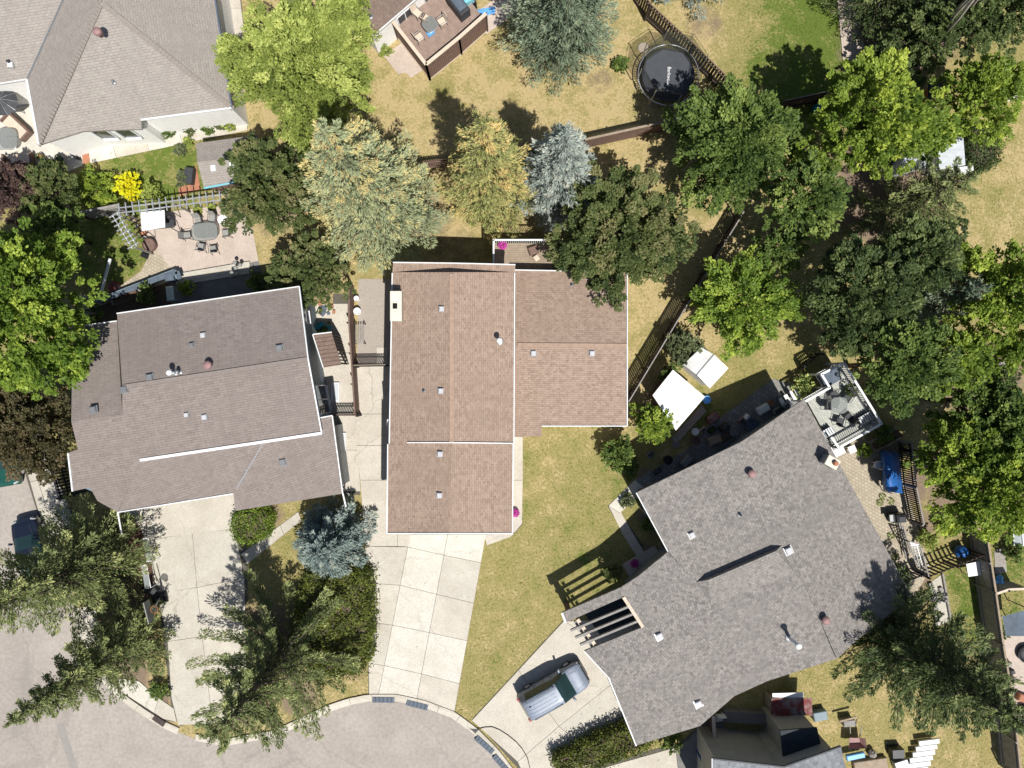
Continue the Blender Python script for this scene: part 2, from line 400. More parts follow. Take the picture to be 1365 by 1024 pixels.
# ------------------------------------------------------------------ ground: one sheet to the horizon, colour from where the turf is dry, green or bare
GREEN = [ # px, py, radius, greenness
 (1070,60,75,1.0),(1050,40,60,1.1),(1100,85,45,1.1),(1050,95,45,1.0),(1000,95,35,.75),(1020,90,50,.7),(1095,20,40,1.0),(950,60,55,.1),(1010,30,35,.25),(560,90,160,.05),(700,150,90,.06),(860,230,110,.04),(850,430,90,.03),
 (720,620,60,.28),(770,690,55,.4),(700,800,70,.34),(790,770,60,.62),(660,890,60,.34),(760,590,40,.34),(815,640,40,.62),(700,720,30,.36),(650,930,22,.5),
 (740,870,40,.36),(1050,450,70,.12),(960,540,50,.55),(1000,510,50,.45),(1330,270,90,.16),(1300,70,60,.5),(1350,300,40,.25),(1240,80,60,.4),
 (160,330,60,.8),(130,300,40,.8),(190,380,40,.5),(215,225,50,.8),(190,212,20,.35),(320,40,25,.3),(1080,900,60,.22),(1150,940,50,.25),(960,915,60,.5),
 (1030,930,45,.35),(1290,800,35,.72),(1280,760,30,.65),(1300,870,30,.6),(1310,960,40,.25),(1230,990,60,.3),(385,750,50,.45),(450,780,60,.25),(1250,790,40,.3),
 (1350,740,30,.9),(1340,830,30,.8),(780,830,30,.5),(430,640,40,.3),(900,990,40,.35),(60,300,60,.5),(60,480,90,.4),(1180,420,110,.3),(1150,200,80,.35),(1300,620,90,.3)]
_r = random.Random(3)
for x0, y0, x1, y1, n_ in ((650,600,830,930,34),(540,80,700,200,7),(860,200,940,420,5),(1000,420,1090,500,6),(1040,890,1130,950,8),(1310,230,1365,330,5),(850,430,880,520,4)):
    for _ in range(n_): GREEN.append((_r.uniform(x0,x1), _r.uniform(y0,y1), _r.uniform(7,17), _r.uniform(.5,.95)))
GREEN += [(160,330,50,1.2),(215,222,40,1.1),(180,222,30,1.1),(1290,800,30,1.1),(1285,770,25,1.1),(1295,850,25,1.0),(940,545,25,.8),(790,760,35,.8),(1100,30,40,1.2),(1060,110,40,1.2)]
SOIL = [(1180,60,60,.9),(1215,30,70,.9),(240,60,1,0),(180,740,40,1),(200,770,25,1),(160,850,45,1),(170,900,30,1),(215,930,14,.9),(400,930,28,.8),(470,890,20,.7),(350,850,50,.8),(300,930,45,.8),(440,830,60,.7),
 (570,290,40,.55),(600,325,40,.45),(700,300,50,.4),(800,110,22,.45),(940,32,30,.5),(1220,650,25,.75),(1232,700,20,.75),(1215,800,22,.9),(1225,770,18,.8),(1270,880,40,.5),(1175,260,90,.8),(1290,640,80,.7),
 (1300,500,60,.8),(870,560,25,.9),(860,640,20,.8),(790,590,12,.3),(870,690,22,.7),(420,370,40,.7),(365,260,60,.6),(330,330,15,.5),(60,250,50,.7),(200,300,18,.9),(860,740,15,.9),(1330,500,40,.8),(360,690,22,.7),(1180,590,25,.7)]
def field(items, px, py, base, soft=1.0):
    num = np.full(px.shape, base * .05); den = np.full(px.shape, .05)
    for x, y, r, g in items:
        wgt = np.exp(-((px - x) ** 2 + (py - y) ** 2) / (2 * (r * .62) ** 2)); num += wgt * g; den += wgt
    return num / den
def soilfield(px, py):
    out = np.zeros(px.shape)
    for x, y, r, g in SOIL: out = np.maximum(out, g * np.clip(1.6 - 1.1 * np.sqrt((px - x) ** 2 + (py - y) ** 2) / r, 0, 1))
    return out
xs = np.concatenate([[-900, -300, -120, -60, -44], np.arange(-38, 38.2, .3), [44, 60, 120, 300, 900]])
ys = np.concatenate([[-900, -300, -120, -60, -40], np.arange(-30, 30.2, .3), [40, 60, 120, 300, 900]])
X, Y = np.meshgrid(xs, ys); nx, ny = len(xs), len(ys)
pxg = X * PXM + 682.5; pyg = 512 - Y * PXM
me = bpy.data.meshes.new('ground')
idx = np.arange(nx * ny).reshape(ny, nx)
fc = np.stack([idx[:-1, :-1], idx[:-1, 1:], idx[1:, 1:], idx[1:, :-1]], -1).reshape(-1, 4)
me.vertices.add(nx * ny); me.vertices.foreach_set('co', np.stack([X, Y, np.zeros_like(X)], -1).ravel())
me.loops.add(fc.size); me.loops.foreach_set('vertex_index', fc.ravel().astype(np.int32))
me.polygons.add(len(fc)); me.polygons.foreach_set('loop_start', (np.arange(len(fc)) * 4).astype(np.int32)); me.update()
for nm, val in (('green', field(GREEN, pxg, pyg, .15)), ('soil', soilfield(pxg, pyg))):
    a = me.attributes.new(nm, 'FLOAT', 'POINT'); a.data.foreach_set('value', val.ravel().astype(np.float32))
m, t, b = newmat('turf'); co = worldco(t)
def attr(n):
    a = t.nodes.new('ShaderNodeAttribute'); a.attribute_name = n; return a.outputs['Fac']
def mth(op, a, b_):
    n = t.nodes.new('ShaderNodeMath'); n.operation = op
    for i, v in enumerate((a, b_)):
        if isinstance(v, (int, float)): n.inputs[i].default_value = v
        else: t.links.new(v, n.inputs[i])
    return n.outputs[0]
n1 = noise(t, co, .9, 6, .65, .25, .75); n2 = noise(t, co, 6, 5, .65, .25, .75); n3 = noise(t, co, 30, 3, .7, .2, .8)
n0 = noise(t, co, .28, 4, .6, .25, .75)
g = mth('ADD', attr('green'), mth('MULTIPLY', mth('SUBTRACT', n0, .5), .3)); g = mth('ADD', g, mth('MULTIPLY', mth('SUBTRACT', n1, .5), .95)); g = mth('ADD', g, mth('MULTIPLY', mth('SUBTRACT', n2, .5), .75))
gr = t.nodes.new('ShaderNodeMapRange'); gr.inputs[1].default_value = .02; gr.inputs[2].default_value = .92; t.links.new(g, gr.inputs[0])
dry = mixc(t, n2, (.53, .42, .225), (.40, .31, .15)); lush = mixc(t, n2, (.10, .15, .025), (.15, .195, .04))
mid = mixc(t, n2, (.37, .31, .13), (.26, .225, .08))
rmp = mixc(t, gr.outputs[0], dry, lush)
peak = mth('MULTIPLY', mth('MULTIPLY', gr.outputs[0], mth('SUBTRACT', 1.0, gr.outputs[0])), 2.6)
col = mixc(t, peak, rmp, mid)
hs = t.nodes.new('ShaderNodeHueSaturation'); t.links.new(col, hs.inputs['Color'])
rr = t.nodes.new('ShaderNodeMapRange'); rr.inputs[3].default_value = .78; rr.inputs[4].default_value = 1.22; t.links.new(n3, rr.inputs[0]); t.links.new(rr.outputs[0], hs.inputs['Value'])
sc = mixc(t, n2, (.30, .225, .165), (.19, .14, .10))
sf = mth('ADD', attr('soil'), mth('MULTIPLY', mth('SUBTRACT', n1, .5), .5)); sr = t.nodes.new('ShaderNodeMapRange'); sr.inputs[1].default_value = .3; sr.inputs[2].default_value = .7; t.links.new(sf, sr.inputs[0])
t.links.new(mixc(t, sr.outputs[0], hs.outputs[0], sc), b.inputs['Base Color'])
b.inputs['Roughness'].default_value = .95; b.inputs['Specular IOR Level'].default_value = .1; bump(t, b, n3, .8, .05)
tag(link('ground', me, m), kind='structure')

# ------------------------------------------------------------------ paved surfaces
PAVED = []
def structure(name, px, mat, z0=-.05, z1=.012, label=None):
    if mat not in ('soil', 'mulch'): PAVED.append([tuple(W(x, y).xy) for x, y in px])
    if name != 'road': z1 += .0009 * len(PAVED) + (.0004 if mat in ('soil', 'mulch') else 0)
    o = MB().prism([W(x, y) for x, y in px], z0, z1).build(name, M[mat]); o['kind'] = 'structure'
    if label: o['label'] = label
    return o
def slabs(parent, quads, mats, z=.055, gap=.012):
    for q, mt in zip(quads, mats):
        p = inset([W(x, y) for x, y in q], gap)
        MB().prism(p, .004, z + rng.uniform(-.003, .003)).build('slab', M[mt], parent)
def lerp(a, b, t_): return (a[0] + (b[0]-a[0]) * t_, a[1] + (b[1]-a[1]) * t_)
def gridquads(a, b, c, d, us, vs):     # a-b top edge, d-c bottom edge
    out = []
    for v0, v1 in zip(vs, vs[1:]):
        for u0, u1 in zip(us, us[1:]):
            out.append([lerp(lerp(a, b, u), lerp(d, c, u), v) for u, v in ((u0, v0), (u1, v0), (u1, v1), (u0, v1))])
    return out

curb_out = [(436,940),(462,931),(491,925),(529,925),(566,933),(606,948),(636,970),(664,998),(690,1032),(710,1070)]
road_px = [(-60,1110),(-60,560),(0,560),(34,606),(52,660),(72,716),(96,790),(118,846),(132,885),(152,918),(184,944),(216,966),(238,976),(262,986),(300,992),(330,986),(366,977)] + [(x-1, y+8) for x, y in curb_out] + [(720,1110)]
structure('road', road_px, 'asphalt', -.05, .008)
pr = MB()
for (x0,y0),(x1,y1),wd in (((80,966),(104,1040),.5),): pr.beam(W(x0,y0,.009), W(x1,y1,.009), wd, .006)
pr.build('road_patch', M['patch'])['kind'] = 'structure'
def curb(pts, nm='kerb', wd=.48):
    P = [W(x, y) for x, y in pts]; parent = None
    root = bpy.data.objects.new(nm, None); COL.objects.link(root); root['kind'] = 'structure'
    root.location = P[0]; ORG[root.name] = Vector(P[0])
    L_ = [0]
    for a, b_ in zip(P, P[1:]): L_.append(L_[-1] + (b_ - a).length)
    def at(s_):
        for i in range(len(P)-1):
            if s_ <= L_[i+1] or i == len(P)-2: return P[i].lerp(P[i+1], (s_ - L_[i]) / (L_[i+1] - L_[i]))
    n = max(1, round(L_[-1] / 1.5))
    for k in range(n):
        a0, a1 = L_[-1] * k / n + .012, L_[-1] * (k+1) / n - .012; mb = MB(); pts_i = [at(a0 + (a1 - a0) * j / 3) for j in range(4)]
        inn, mid_, out = [], [], []
        for j, p in enumerate(pts_i):
            tg = (at(min(L_[-1], a0 + (a1-a0)*j/3 + .15)) - at(max(0, a0 + (a1-a0)*j/3 - .15))).normalized(); nn = Vector((tg.y, -tg.x, 0))
            out.append(p); mid_.append(p + nn * wd * .38); inn.append(p + nn * wd)
        for (A, za), (B, zb) in (((out, .12), (mid_, .11)), ((mid_, .11), (inn, .022))):
            for j in range(3):
                mb.add([(A[j].x, A[j].y, za), (B[j].x, B[j].y, zb), (B[j+1].x, B[j+1].y, zb), (A[j+1].x, A[j+1].y, za)], [(0,1,2,3)])
        for j in range(3):
            mb.add([(out[j].x, out[j].y, -.02), (out[j].x, out[j].y, .12), (out[j+1].x, out[j+1].y, .12), (out[j+1].x, out[j+1].y, -.02)], [(0,1,2,3)])
            mb.add([(inn[j].x, inn[j].y, -.02), (inn[j].x, inn[j].y, .022), (inn[j+1].x, inn[j+1].y, .022), (inn[j+1].x, inn[j+1].y, -.02)], [(3,2,1,0)])
        for e in (0, 3): mb.add([(out[e].x, out[e].y, -.02), (out[e].x, out[e].y, .12), (mid_[e].x, mid_[e].y, .11), (inn[e].x, inn[e].y, .022), (inn[e].x, inn[e].y, -.02)], [(0,1,2,3,4)])
        mb.build('kerb_stone', M['concrete'], root)
curb([(262,978),(300,985),(330,979),(362,974),(398,958)] + curb_out)
curb([(118,838),(130,878),(147,908),(170,928),(196,946),(218,960),(240,970)])

# driveway of the brown-roofed house
drv = structure('driveway', [(467,486),(524,486),(524,700),(648,711),(606,949),(566,934),(529,926),(491,926),(490,760),(480,600)], 'joint')
Lx = lambda y: 463 + (y - 487) * (480 - 467) / 113 if y < 600 else (477 + (y-600) * 13 / 160 if y < 760 else 490 + (y-760)*2/165)
def seam(y): return 547 + (y - 712) * (505 - 547) / 213
def seam2(y): return 597 + (y - 712) * (556 - 597) / 218
def seam3(y): return 648 + (y - 712) * (606 - 648) / 236
q = []; mt = []
for y0, y1 in ((487,552),(552,594),(594,640),(640,728)): q.append([(Lx(y0),y0),(530,y0),(530,y1),(Lx(y1),y1)]); mt.append('concrete')
Ls = [(728,729,740,750),(777,780,792,804),(829,833,843,854),(884,887,898,911),(926,926,934,949)]
q.append([(530,640),(560,640),(548,711),(545,729),(530,728)]); mt.append('concrete')
top = (712,712,712,712)
q += [[(547,712),(597,712),(seam2(740),740),(seam(729),729)], [(597,712),(648,712),(seam3(750),750),(seam2(740),740)]]; mt += ['concrete_white', 'concrete_white']
cols = {0:('concrete_grey','concrete_white','concrete_grey'),1:('concrete','concrete_white','concrete'),2:('concrete_grey','concrete_white','concrete_white'),3:('concrete','concrete_white','concrete')}
for i in range(4):
    r0, r1 = Ls[i], Ls[i+1]
    q.append([(Lx(r0[0]),r0[0]),(seam(r0[1]),r0[1]),(seam(r1[1]),r1[1]),(Lx(r1[0]),r1[0])])
    q.append([(seam(r0[1]),r0[1]),(seam2(r0[2]),r0[2]),(seam2(r1[2]),r1[2]),(seam(r1[1]),r1[1])])
    q.append([(seam2(r0[2]),r0[2]),(seam3(r0[3]),r0[3]),(seam3(r1[3]),r1[3]),(seam2(r1[2]),r1[2])]); mt += cols[i]
slabs(drv, q, mt)
# walk beside the garage and along the gravel yard
sd = structure('garden_path', [(684,582),(697,582),(696,700),(684,713),(650,725),(648,712),(684,711)], 'joint')
slabs(sd, [[(672,582),(697,582),(697,640),(672,640)],[(672,640),(697,640),(696,698),(686,710),(672,711)],[(645,712),(686,711),(680,716),(649,727)]], ['concrete','concrete','concrete'])
structure('gravel_strip', [(478,372),(524,372),(524,486),(476,486)], 'gravel')
sw = structure('side_walk', [(444,392),(466,392),(473,552),(480,660),(458,660),(445,560)], 'joint')
slabs(sw, [[(420,405),(466,405),(469,470),(420,470)],[(420,470),(469,470),(472,552),(425,552)],[(430,552),(473,552),(477,600),(430,600)],[(435,600),(477,600),(481,655),(440,655)]], ['concrete']*4)
slabs(sd, [[(502,463),(517,463),(517,486),(502,486)]], ['concrete'], .06)
# driveway of the grey-brown house
d2 = structure('driveway', [(158,676),(330,640),(330,800),(318,850),(330,940),(240,968),(228,940),(212,800),(186,690)], 'joint')
e0, e1, e2, e3 = (192,650), (318,640), (334,905), (236,965)
slabs(d2, [[(150,676),(330,640),(313,705),(222,716),(196,722),(180,690)],[(196,722),(222,716),(257,711),(263,783),(222,789),(210,790)],[(257,711),(313,705),(326,770),(263,783)],
 [(210,790),(263,783),(270,848),(224,855)],[(263,783),(326,770),(328,838),(270,848)],[(224,855),(270,848),(284,965),(238,966),(229,930)],[(270,848),(328,838),(336,950),(284,965)]], ['concrete','concrete_grey','concrete_grey','concrete_grey','concrete','concrete_grey','concrete'])
d3 = structure('garden_path', [(322,738),(398,682),(402,694),(330,752)], 'joint')
slabs(d3, gridquads((322,738),(398,682),(402,694),(330,752), [0,.34,.68,1], [0,1]), ['concrete_grey']*3)
# pavement along the side street
s1 = structure('pavement', [(26,606),(62,600),(100,690),(60,716)], 'joint')
slabs(s1, gridquads((30,606),(62,600),(104,706),(62,716), [0,.3,1], [0,.33,.66,1]), ['concrete_grey','concrete']*3)
s2 = structure('pavement', [(94,812),(128,806),(142,880),(128,886)], 'joint')
slabs(s2, gridquads((94,812),(128,806),(140,876),(124,884), [0,.35,1], [0,.5,1]), ['concrete_grey','concrete']*2)
s3 = structure('pavement', [(148,915),(160,908),(186,912),(230,945),(232,962),(215,960)], 'joint')
slabs(s3, [[(150,914),(162,904),(186,908),(212,930),(206,950)],[(212,930),(232,944),(236,962),(218,958),(206,950)]], ['concrete_white','concrete'])
# forecourt of the grey house
d4 = structure('driveway', [(840,842),(752,826),(630,958),(640,968),(690,1024),(720,1080),(760,1080),(880,960)], 'joint')
slabs(d4, [[(752,827),(865,826),(880,960),(842,890)],[(752,827),(842,890),(745,968),(691,893)],[(691,893),(745,968),(690,1015),(629,960)],[(842,890),(880,965),(800,1010),(745,968)],[(690,1015),(745,968),(800,1010),(760,1075),(716,1070)]], ['concrete','concrete','concrete','concrete_grey','concrete'])
d5 = structure('garden_path', [(780,1024),(905,990),(950,955),(960,1060),(780,1060)], 'joint')
slabs(d5, [[(780,1030),(900,996),(908,1060),(780,1060)],[(900,996),(918,985),(940,955),(965,960),(965,1060),(908,1060)]], ['concrete','concrete_dark'])
d6 = structure('garden_path', [(848,640),(810,675),(845,735),(858,728),(824,680),(856,652)], 'joint')
slabs(d6, [[(846,640),(862,652),(826,684),(811,674)],[(811,674),(826,684),(826,680),(842,708),(831,714)],[(831,714),(842,708),(860,738),(850,744)]], ['concrete_white','concrete','concrete'])
slabs(d6, [[(829,752),(872,727),(893,752),(850,790)]], ['concrete_grey'], .15)
structure('patio', [(915,600),(940,572),(1030,505),(1085,520),(1090,560),(860,690),(846,640)], 'pavers_grey')
structure('patio', [(1065,600),(1130,570),(1160,590),(1190,590),(1222,700),(1240,760),(1215,800),(1180,790)], 'pavers_tan')
structure('patio', [(188,300),(203,285),(330,270),(345,350),(236,372),(205,328)], 'concrete_pink')
structure('garden_path', [(205,328),(236,368),(230,378),(140,410),(128,405),(150,388),(188,362)], 'pavers_tan')
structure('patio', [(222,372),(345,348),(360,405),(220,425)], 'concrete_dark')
structure('garden_bed', [(128,410),(225,376),(232,430),(130,440)], 'soil')
# north-west house surroundings
structure('patio', [(-60,112),(60,100),(120,200),(114,220),(60,240),(-60,235)], 'concrete_white')
d7 = structure('garden_path', [(100,212),(118,198),(330,158),(330,172),(120,218)], 'joint')
slabs(d7, gridquads((104,196),(330,158),(330,174),(112,220), [0,.2,.4,.6,.8,1], [0,1]), ['concrete_white','concrete']*2 + ['concrete'])
d8 = structure('garden_path', [(282,-30),(318,-30),(333,100),(310,100)], 'joint')
slabs(d8, gridquads((280,-30),(317,-30),(333,100),(305,100), [0,1], [0,.32,.66,1]), ['concrete']*3)
structure('patio', [(512,75),(536,57),(568,90),(548,104),(541,97),(531,99)], 'concrete_pink')
structure('patio', [(630,20),(700,-30),(720,-10),(678,25),(648,46)], 'concrete_pink')
d9 = structure('garden_path', [(1112,-40),(1128,-40),(1160,108),(1126,114)], 'joint')
slabs(d9, gridquads((1112,-40),(1134,-40),(1160,108),(1126,114), [0,1], [0,.25,.5,.75,1]), ['concrete_pink']*4)
structure('patio', [(1318,836),(1372,836),(1380,960),(1335,960)], 'concrete_pink')
structure('gravel_strip', [(1235,780),(1256,765),(1268,830),(1248,835)], 'concrete_grey')
structure('garden_bed', [(160,688),(185,690),(205,745),(196,830),(130,840),(120,800)], 'mulch')
structure('gravel_strip', [(1325,735),(1338,728),(1342,762),(1326,766)], 'stone')

structure('porch', [(775,812),(838,790),(858,826),(800,846)], 'dark_roofing', .0, .075)  # floor kept dark to paint in the shade beneath the pergola slats
# ------------------------------------------------------------------ houses
class Plane:
    def __init__(s, *p3):
        a, b_, c = [W(*p) for p in p3]; s.n = (b_ - a).cross(c - a).normalized()
        if s.n.z < 0: s.n = -s.n
        s.p = a
    def at(s, px, py, dz=0):
        c = Vector((0, 0, H)); d = W(px, py) - c
        return c + d * ((s.p + Vector((0, 0, dz)) - c).dot(s.n) / d.dot(s.n))

def roof_slope(root, pl, px, mat, th=.17, name='roof_slope'):
    top = [pl.at(x, y) for x, y in px]
    a = sum(p.x * q_.y - q_.x * p.y for p, q_ in zip(top, top[1:] + top[:1]))
    if a < 0: top = top[::-1]
    o = MB().slab(top, th).build(name, M[mat], root)
    e = pl.n.cross(Vector((0, 0, 1)))
    e = e.normalized() if e.length > .01 else Vector((1, 0, 0))
    u2 = pl.n.cross(e); me = o.data; uv = me.uv_layers.new(name='UVMap'); og = ORG[root.name]
    for l in me.loops:
        p = me.vertices[l.vertex_index].co + og; uv.data[l.index].uv = (p.dot(e), p.dot(u2))
    return o

def edge_strip(root, pl, px, name='gutter', mat='white', wd=.06, ht=.1, dz=.02):
    for (x0, y0), (x1, y1) in zip(px, px[1:]):
        MB().beam(pl.at(x0, y0, dz), pl.at(x1, y1, dz), wd, ht).build(name, M[mat], root)

def walls(root, px, z, mat, d=.35, name='wall', z0=-.05):
    p = inset([W(x, y, z) for x, y in px], d)
    MB().prism(p, z0, z - .12).build(name, M[mat], root); return p

def vent_box(root, pl, px, py, s_=.30, mat='vent_white', yaw=0):
    p = pl.at(px, py); v = MB().bbox(p + Vector((0, 0, .08)), (s_, s_, .2), yaw, .04).build('roof_vent', M[mat], root)
    MB().box(p + Vector((0, 0, .006)), (s_ * 1.3, s_ * 1.3, .03), yaw).build('flashing', M['grey_metal'], v)
def vent_pipe(root, pl, px, py, h=.7, r=.09, mat='white', cap=True):
    p = pl.at(px, py)
    v = MB().tube([p - Vector((0, 0, .1)), p + Vector((0, 0, h))], r, 12).build('vent_pipe', M[mat], root, True)
    if cap: MB().lathe(p + Vector((0, 0, h + .03)), [(r*1.1, 0), (r*1.9, .02), (r*1.9, .1), (r*.9, .17)], 14).build('cowl', M[mat], v, True)
    MB().lathe(p, [(r*2.6, -.02), (r*2.2, .03), (r*1.2, .06)], 12).build('flashing', M['grey_metal'], v)
def turbine(root, pl, px, py, mat='pink_vent'):
    p = pl.at(px, py)
    v = MB().lathe(p, [(.15, -.1), (.15, .2), (.21, .22), (.24, .3), (.22, .4), (.14, .46), (.03, .48)], 16).build('turbine_vent', M[mat], root, True)
    f = MB()
    for k in range(16):
        a = k * math.pi / 8; f.beam(p + Vector((0.225*math.cos(a), 0.225*math.sin(a), .23)), p + Vector((0.225*math.cos(a+.15), 0.225*math.sin(a+.15), .41)), .02, .05)
    f.build('fin', M[mat], v)
def window(root, a, b_, z0, z1, frame='white', pane='window_glass', bars=1, d=.06, name='window'):
    """a, b_: two points on the wall face, outward normal to the right of a->b_"""
    a = Vector((a[0], a[1], 0)); b_ = Vector((b_[0], b_[1], 0)); t_ = (b_ - a).normalized(); n_ = Vector((t_.y, -t_.x, 0)); L_ = (b_ - a).length
    mid_ = (a + b_) / 2; fr = MB(); up = Vector((0, 0, 1)); fw = .09
    for z in (z0, z1): fr.beam(a + up*z + n_*d/2, b_ + up*z + n_*d/2, d + .02, fw)
    for k in range(bars + 2):
        p = a.lerp(b_, k / (bars + 1)); fr.beam(p + up*(z0 + fw/2) + n_*d/2, p + up*(z1 - fw/2) + n_*d/2, fw, d, t_)
    r = fr.build(name, M[frame], root)
    MB().box(mid_ + n_*.012 + up*(z0+z1)/2, (L_, .02, z1 - z0), math.atan2(t_.y, t_.x)).build('pane', M[pane], r)
    MB().beam(a + up*(z0-.07) + n_*.08, b_ + up*(z0-.07) + n_*.08, .16, .05).build('sill', M[frame], r)

# ---- brown-roofed house in the middle
h1 = thing('house', 'long house with reddish-brown shingle roof and white chimney block beside driveway', 'house', W(600, 530))
sh = 'shingle_brown'
mw = Plane((602,363,6.1),(602,590,6.1),(520,480,5.2)); me_ = Plane((602,363,6.1),(602,590,6.1),(685,480,5.2))
roof_slope(h1, mw, [(523,363),(602,363),(602,591),(518,591)], sh); roof_slope(h1, me_, [(602,363),(686,363),(685,591),(602,591)], sh)
nw = Plane((604,352,5.3),(603,363,5.3),(523,357,5.2)); ne = Plane((604,352,5.3),(603,363,5.3),(686,357,5.2))
roof_slope(h1, nw, [(524,350),(604,351),(602,364.5),(523,364.5)], sh); roof_slope(h1, ne, [(604,351),(687,353),(686,364.5),(602,364.5)], sh)
MB().add([nw.at(523,364,.0), mw.at(602,363,-.02), ne.at(686,364,.0), ne.at(603,364,-.1)], [(0,1,2,3)]).build('gable_trim', M['siding_cream'], h1)
gw = Plane((600,591,6.04),(600,711,6.04),(517,650,5.14)); ge = Plane((600,591,6.04),(600,711,6.04),(684,650,5.14))
roof_slope(h1, gw, [(518,591),(601,591),(600,711),(516,711)], sh); roof_slope(h1, ge, [(601,591),(685,591),(683,711),(600,711)], sh)
wn = Plane((686,460,4.25),(836,461,4.25),(760,362,3.65)); ws = Plane((686,460,4.25),(836,461,4.25),(760,568,3.65))
roof_slope(h1, wn, [(683,360),(836,363),(836,461),(683,460)], sh); roof_slope(h1, ws, [(683,460),(836,461),(836,568),(722,568),(722,582),(683,582)], sh)
edge_strip(h1, nw, [(524,350),(604,351)]); edge_strip(h1, ne, [(604,351),(687,353)])
edge_strip(h1, mw, [(523,364),(519,591)]); edge_strip(h1, gw, [(517,592),(516,711)]); edge_strip(h1, me_, [(686,364),(685,591)]); edge_strip(h1, ge, [(684,592),(683,711)])
edge_strip(h1, gw, [(516,711),(600,711)], 'fascia'); edge_strip(h1, ge, [(600,711),(683,711)], 'fascia')
edge_strip(h1, mw, [(543,590),(602,590)], 'step_flashing', dz=.05); edge_strip(h1, me_, [(602,590),(685,591)], 'step_flashing', dz=.05)
edge_strip(h1, wn, [(686,360),(836,363)]); edge_strip(h1, ws, [(722,568),(836,568)]); edge_strip(h1, wn, [(836,363),(836,461)], 'fascia'); edge_strip(h1, ws, [(836,461),(836,568)], 'fascia')
MB().beam(mw.at(602,365,.03), mw.at(602,589,.03), .26, .05).build('ridge_cap', M['cap_brown'], h1)
MB().beam(wn.at(690,460,.03), wn.at(836,461,.03), .26, .05).build('ridge_cap', M['cap_brown'], h1)
walls(h1, [(524,352),(686,352),(684,709),(517,709)], 5.14, 'siding_cream'); walls(h1, [(640,362),(836,363),(836,566),(640,566)], 3.55, 'siding_cream')
a = W(520,388,6.3); b_ = W(535.5,428,6.3); ch = MB().box(((a.x+b_.x)/2, (a.y+b_.y)/2, 3.1), (b_.x-a.x-.1, a.y-b_.y-.1, 6.2)).build('chimney', M['stucco_beige'], h1)
MB().bbox(((a.x+b_.x)/2, (a.y+b_.y)/2, 6.27), (b_.x-a.x, a.y-b_.y, .14), 0, .02).build('chimney_cap', M['chimney_cap'], ch)
MB().box(W(526.5,408,6.345), (.26,.32,.02)).build('flue', M['dark_hole'], ch)
for x, y, p in ((589,412,mw),(588,521,mw),(587,605,gw),(586,660,gw),(711,471,ws),(789,471,ws)): vent_box(h1, p, x, y)
vent_pipe(h1, me_, 666, 455, .7); vent_pipe(h1, mw, 565, 521, .2, .05, 'charcoal', False); vent_pipe(h1, wn, 762, 380, .2, .05, 'charcoal', False)
MB().tube([gw.at(517,560,-.4), W(516,566,2.5), W(519,570,.1)], .05, 8).build('downspout', M['white'], h1)
for x0, x1 in ((540,592),(606,662)):
    gd = W(x0,711,0); ge_ = W(x1,711,0); yy = inset([W(524,352,5.14), W(686,352,5.14), W(684,709,5.14), W(517,709,5.14)], .35)[0].y
    yy = min(p.y for p in inset([W(524,352,5.14), W(686,352,5.14), W(684,709,5.14), W(517,709,5.14)], .35)); g_ = MB()
    for k in range(4): g_.box(((gd.x+ge_.x)/2*.9, yy-.03, .35+k*.56), ((ge_.x-gd.x)*.9, .05, .54))
    g_.build('garage_door', M['white'], h1)
# raised back deck of the brown-roofed house
dk = thing('balcony_deck', 'small white-railed wooden balcony deck behind the brown-roofed house', 'deck', W(695, 345))
bz = 2.4; pa = W(658,320,bz+1); pb = W(722,322,bz+1)
y_in = W(0,356,bz).y; pl_ = MB()
for k in range(22):
    y = pa.y - .08 - k*.145
    if y < y_in - 1.2: break
    pl_.box(((pa.x+pb.x)/2+.35, y, bz), (pb.x-pa.x+.9, .135, .04))
pl_.build('deck_boards', M['wood_tan'], dk, kind='stuff')
for p, q_ in ((pa, Vector((pb.x+.8, pa.y, bz+1))), (pa, Vector((pa.x, pa.y-2.2, bz+1)))):
    q_ = Vector((q_.x, q_.y, bz+1)); MB().beam(p, q_, .1, .05).build('handrail', M['white'], dk); bl = MB(); n_ = int((q_-p).length/.12)
    for k in range(n_):
        c = p.lerp(q_, (k+.5)/n_); bl.box((c.x, c.y, bz+.5), (.035,.035,.95))
    bl.build('balusters', M['white'], dk, kind='stuff')
for x, y in ((pa.x, pa.y), (pb.x+.8, pa.y), (pa.x, pa.y-2.2)): MB().box((x, y, bz/2+.5), (.11,.11,bz+1.05)).build('post', M['white'], dk)

# ---- grey-brown house west
h2 = thing('house', 'wide house with grey-brown shingle roof, long white gutter and blue siding', 'house', W(275, 530))
sh = 'shingle_greybrown'
n2 = Plane((163,516,6.0),(395,481,6.0),(270,402,5.0)); s2_ = Plane((163,516,6.0),(395,481,6.0),(240,670,4.5))
zl = s2_.at(135,556).z; n2b = Plane((107,560,zl),(163,552,zl),(128,433,4.8))
roof_slope(h2, n2, [(156,418),(399,382),(405,430),(411,479),(163,516)], sh)
roof_slope(h2, n2b, [(97,436),(156,428),(163,553),(95,562)], sh)
lo = Plane((187,614,s2_.at(187,614).z),(428,578,s2_.at(428,578).z-.4),(235,671,4.3))
roof_slope(h2, s2_, [(163,516),(411,479),(429,577),(187,614),(157,683),(130,668),(120,650),(97,655),(91,604),(104,599),(95,562),(163,552)], sh)
roof_slope(h2, lo, [(187,614),(429,578),(350,591),(314,653),(311,658),(157,683)], sh)
dg = lo.at(350,591).z; se = Plane((350,591,dg-.02),(314,653,lo.at(314,653).z-.02),(450,610,4.15))
roof_slope(h2, se, [(350,591),(429,578),(427,557),(443,554),(457,658),(314,681),(311,657),(314,653)], sh)
